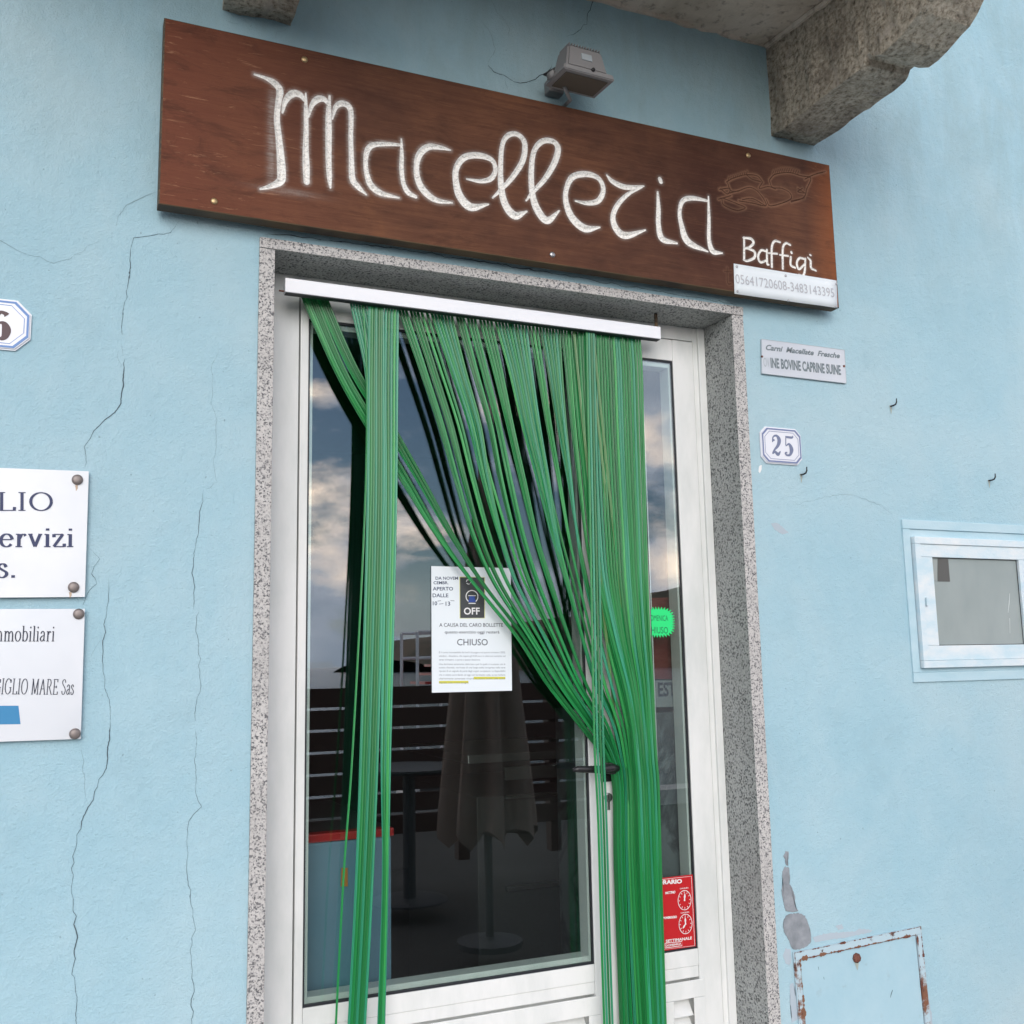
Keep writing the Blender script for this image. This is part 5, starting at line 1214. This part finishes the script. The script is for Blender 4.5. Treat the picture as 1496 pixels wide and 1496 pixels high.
# wooden terrace fence
fd = 5.2
fx_0 = mir(380, 1010, fd)[0]; fx_1 = mir(930, 1010, fd)[0]; fy = GY - fd; fzt = mir(600, 1003, fd)[2]
fen = thing('terrace_fence', 'brown wooden board fence along the quay mirrored in the glass', 'fence', ((fx_0 + fx_1) / 2, fy, 0))
zz = fzt; k = 0
while zz > .25:
    bm = bmesh.new(); box(bm, fx_0, fx_1, fy, fy + .025, zz - .135, zz, .004); obj('board', bm, M['fence'], fen); zz -= .155
nfp = 5
for i in range(nfp):
    xx = fx_0 + (fx_1 - fx_0) * i / (nfp - 1); bm = bmesh.new(); box(bm, xx - .045, xx + .045, fy - .095, fy - .002, 0, fzt + .02, .004); obj('post', bm, M['fence'], fen)
# round bar table
tx, ty, tz = mir(598, 1120, 4.1)
tb = thing('round_table', 'dark round pedestal table on the quay mirrored in the glass', 'table', (tx, ty, 0))
bm = bmesh.new(); lathe(bm, [(.34, -.025), (.35, -.012), (.35, 0)], (tx, ty, tz), 'z', 32); obj('table_top', bm, M['table'], tb)
bm = bmesh.new(); lathe(bm, [(.04, .02), (.04, tz - .026)], (tx, ty, 0), 'z', 16); obj('pedestal', bm, M['table'], tb)
bm = bmesh.new(); lathe(bm, [(.24, 0), (.24, .012), (.20, .02)], (tx, ty, 0), 'z', 32); obj('base', bm, M['table'], tb)
# closed parasol
pd = 2.9; px0_, py0_, pz0_ = mir(705, 690, pd); pbz = mir(705, 1235, pd)[2]
par = thing('closed_parasol', 'folded taupe parasol standing on the quay mirrored in the glass', 'parasol', (px0_, py0_, 0))
bm = bmesh.new(); rings = []; nseg = 48; nh = 26
for j in range(nh + 1):
    f_ = j / nh; z = pz0_ + (max(pbz, .3) - pz0_) * f_; base_r = .015 + .20 * min(1, f_ * 1.05) ** .8; ring_ = []
    for k in range(nseg):
        a_ = k / nseg * 2 * math.pi; fold = 1 + .30 * math.sin(a_ * 8 + .6 * math.sin(f_ * 3)) * min(1, f_ * 3)
        zz_ = z + (.10 * abs(math.sin(a_ * 4)) if j == nh else 0)
        ring_.append(bm.verts.new((px0_ + base_r * fold * math.cos(a_), py0_ + base_r * fold * math.sin(a_), zz_)))
    rings.append(ring_)
for j in range(nh):
    for k in range(nseg): bm.faces.new((rings[j][k], rings[j][(k + 1) % nseg], rings[j + 1][(k + 1) % nseg], rings[j + 1][k]))
bm.faces.new(rings[0][::-1]); obj('canopy', bm, M['parasol'], par, True)
bm = bmesh.new(); tube(bm, [(px0_, py0_, 0.02), (px0_, py0_, pz0_ + .06)], .022, 12); obj('pole', bm, M['table'], par)
bm = bmesh.new(); lathe(bm, [(.17, 0), (.17, .03), (.04, .05)], (px0_, py0_, 0), 'z', 28); obj('base', bm, M['table'], par)
# red boat on the water and a white railed gangway
gd = 9.5; gx_, gy_, gz_ = mir(628, 1000, gd); gzt = mir(628, 925, gd)[2]
gw = thing('boat_gangway', 'white railed gangway with red steps mirrored in the glass', 'gangway', (gx_, gy_, -1.2))
bm = bmesh.new()
for dx in (-.25, .25):
    for dy in (-.3, .3): tube(bm, [(gx_ + dx, gy_ + dy, -1.2), (gx_ + dx, gy_ + dy, gzt)], .02, 8)
for zz in (gzt, (gzt + gz_) / 2):
    for dy in (-.3, .3): tube(bm, [(gx_ - .25, gy_ + dy, zz), (gx_ + .25, gy_ + dy, zz)], .018, 8)
obj('railing', bm, M['rail'], gw)
bm = bmesh.new()
for k in range(5): box(bm, gx_ - .24 + k * .09, gx_ - .14 + k * .09, gy_ - .28, gy_ + .28, gz_ - .1 + k * .1, gz_ - .07 + k * .1)
obj('steps', bm, M['redtrim'], gw)

# red fishing boat moored beyond the fence
bd = 9.0; bxc, byc, _z = mir(700, 1085, bd)
bt = thing('fishing_boat', 'red hulled fishing boat moored beyond the fence mirrored in the glass', 'boat', (bxc, byc, -1.2))
bm = bmesh.new(); rings = []
for i in range(15):
    u = i / 14; hw_ = .62 * math.sin(math.pi * min(1, .22 + u * .78)) ** .8 * (1 if u < .98 else .3); x = bxc - 1.7 + 3.4 * u; zt_ = -.35 + .30 * u ** 2 + .08 * (1 - u) ** 2
    rings.append([bm.verts.new((x, byc + hw_ * a_, -1.25 + (zt_ + 1.25) * b_)) for a_, b_ in ((-1, 1), (-.9, .5), (-.45, .1), (0, 0), (.45, .1), (.9, .5), (1, 1), (.86, .93), (-.86, .93))])
for i in range(14):
    for k in range(9): bm.faces.new((rings[i][k], rings[i][(k + 1) % 9], rings[i + 1][(k + 1) % 9], rings[i + 1][k]))
bm.faces.new(rings[0][::-1]); bm.faces.new(rings[-1]); obj('hull', bm, M['redtrim'], bt, True)
bm = bmesh.new(); box(bm, bxc - .9, bxc + .1, byc - .35, byc + .35, -.42, .35, .04); box(bm, bxc - 1.0, bxc + .2, byc - .42, byc + .42, .352, .40, .02); cb = obj('cabin', bm, M['plaque'], bt)
for k in (-.7, -.3):
    bm = bmesh.new(); box(bm, bxc + k - .14, bxc + k + .14, byc + .3505, byc + .36, -.02, .22); obj('cabin_window', bm, M['table'], cb)
bm = bmesh.new(); tube(bm, [(bxc + .5, byc, -.4), (bxc + .5, byc, 1.1)], [.03, .015], 8); obj('mast', bm, M['rail'], bt)
for t_ in [o for o in C.objects if o.type == 'EMPTY']: at0(t_)
hatch.rotation_euler.y = -R(2.0); hatch.location.x += .018
for o in [o for o in C.objects if o.parent and o.parent.type != 'EMPTY']: pass
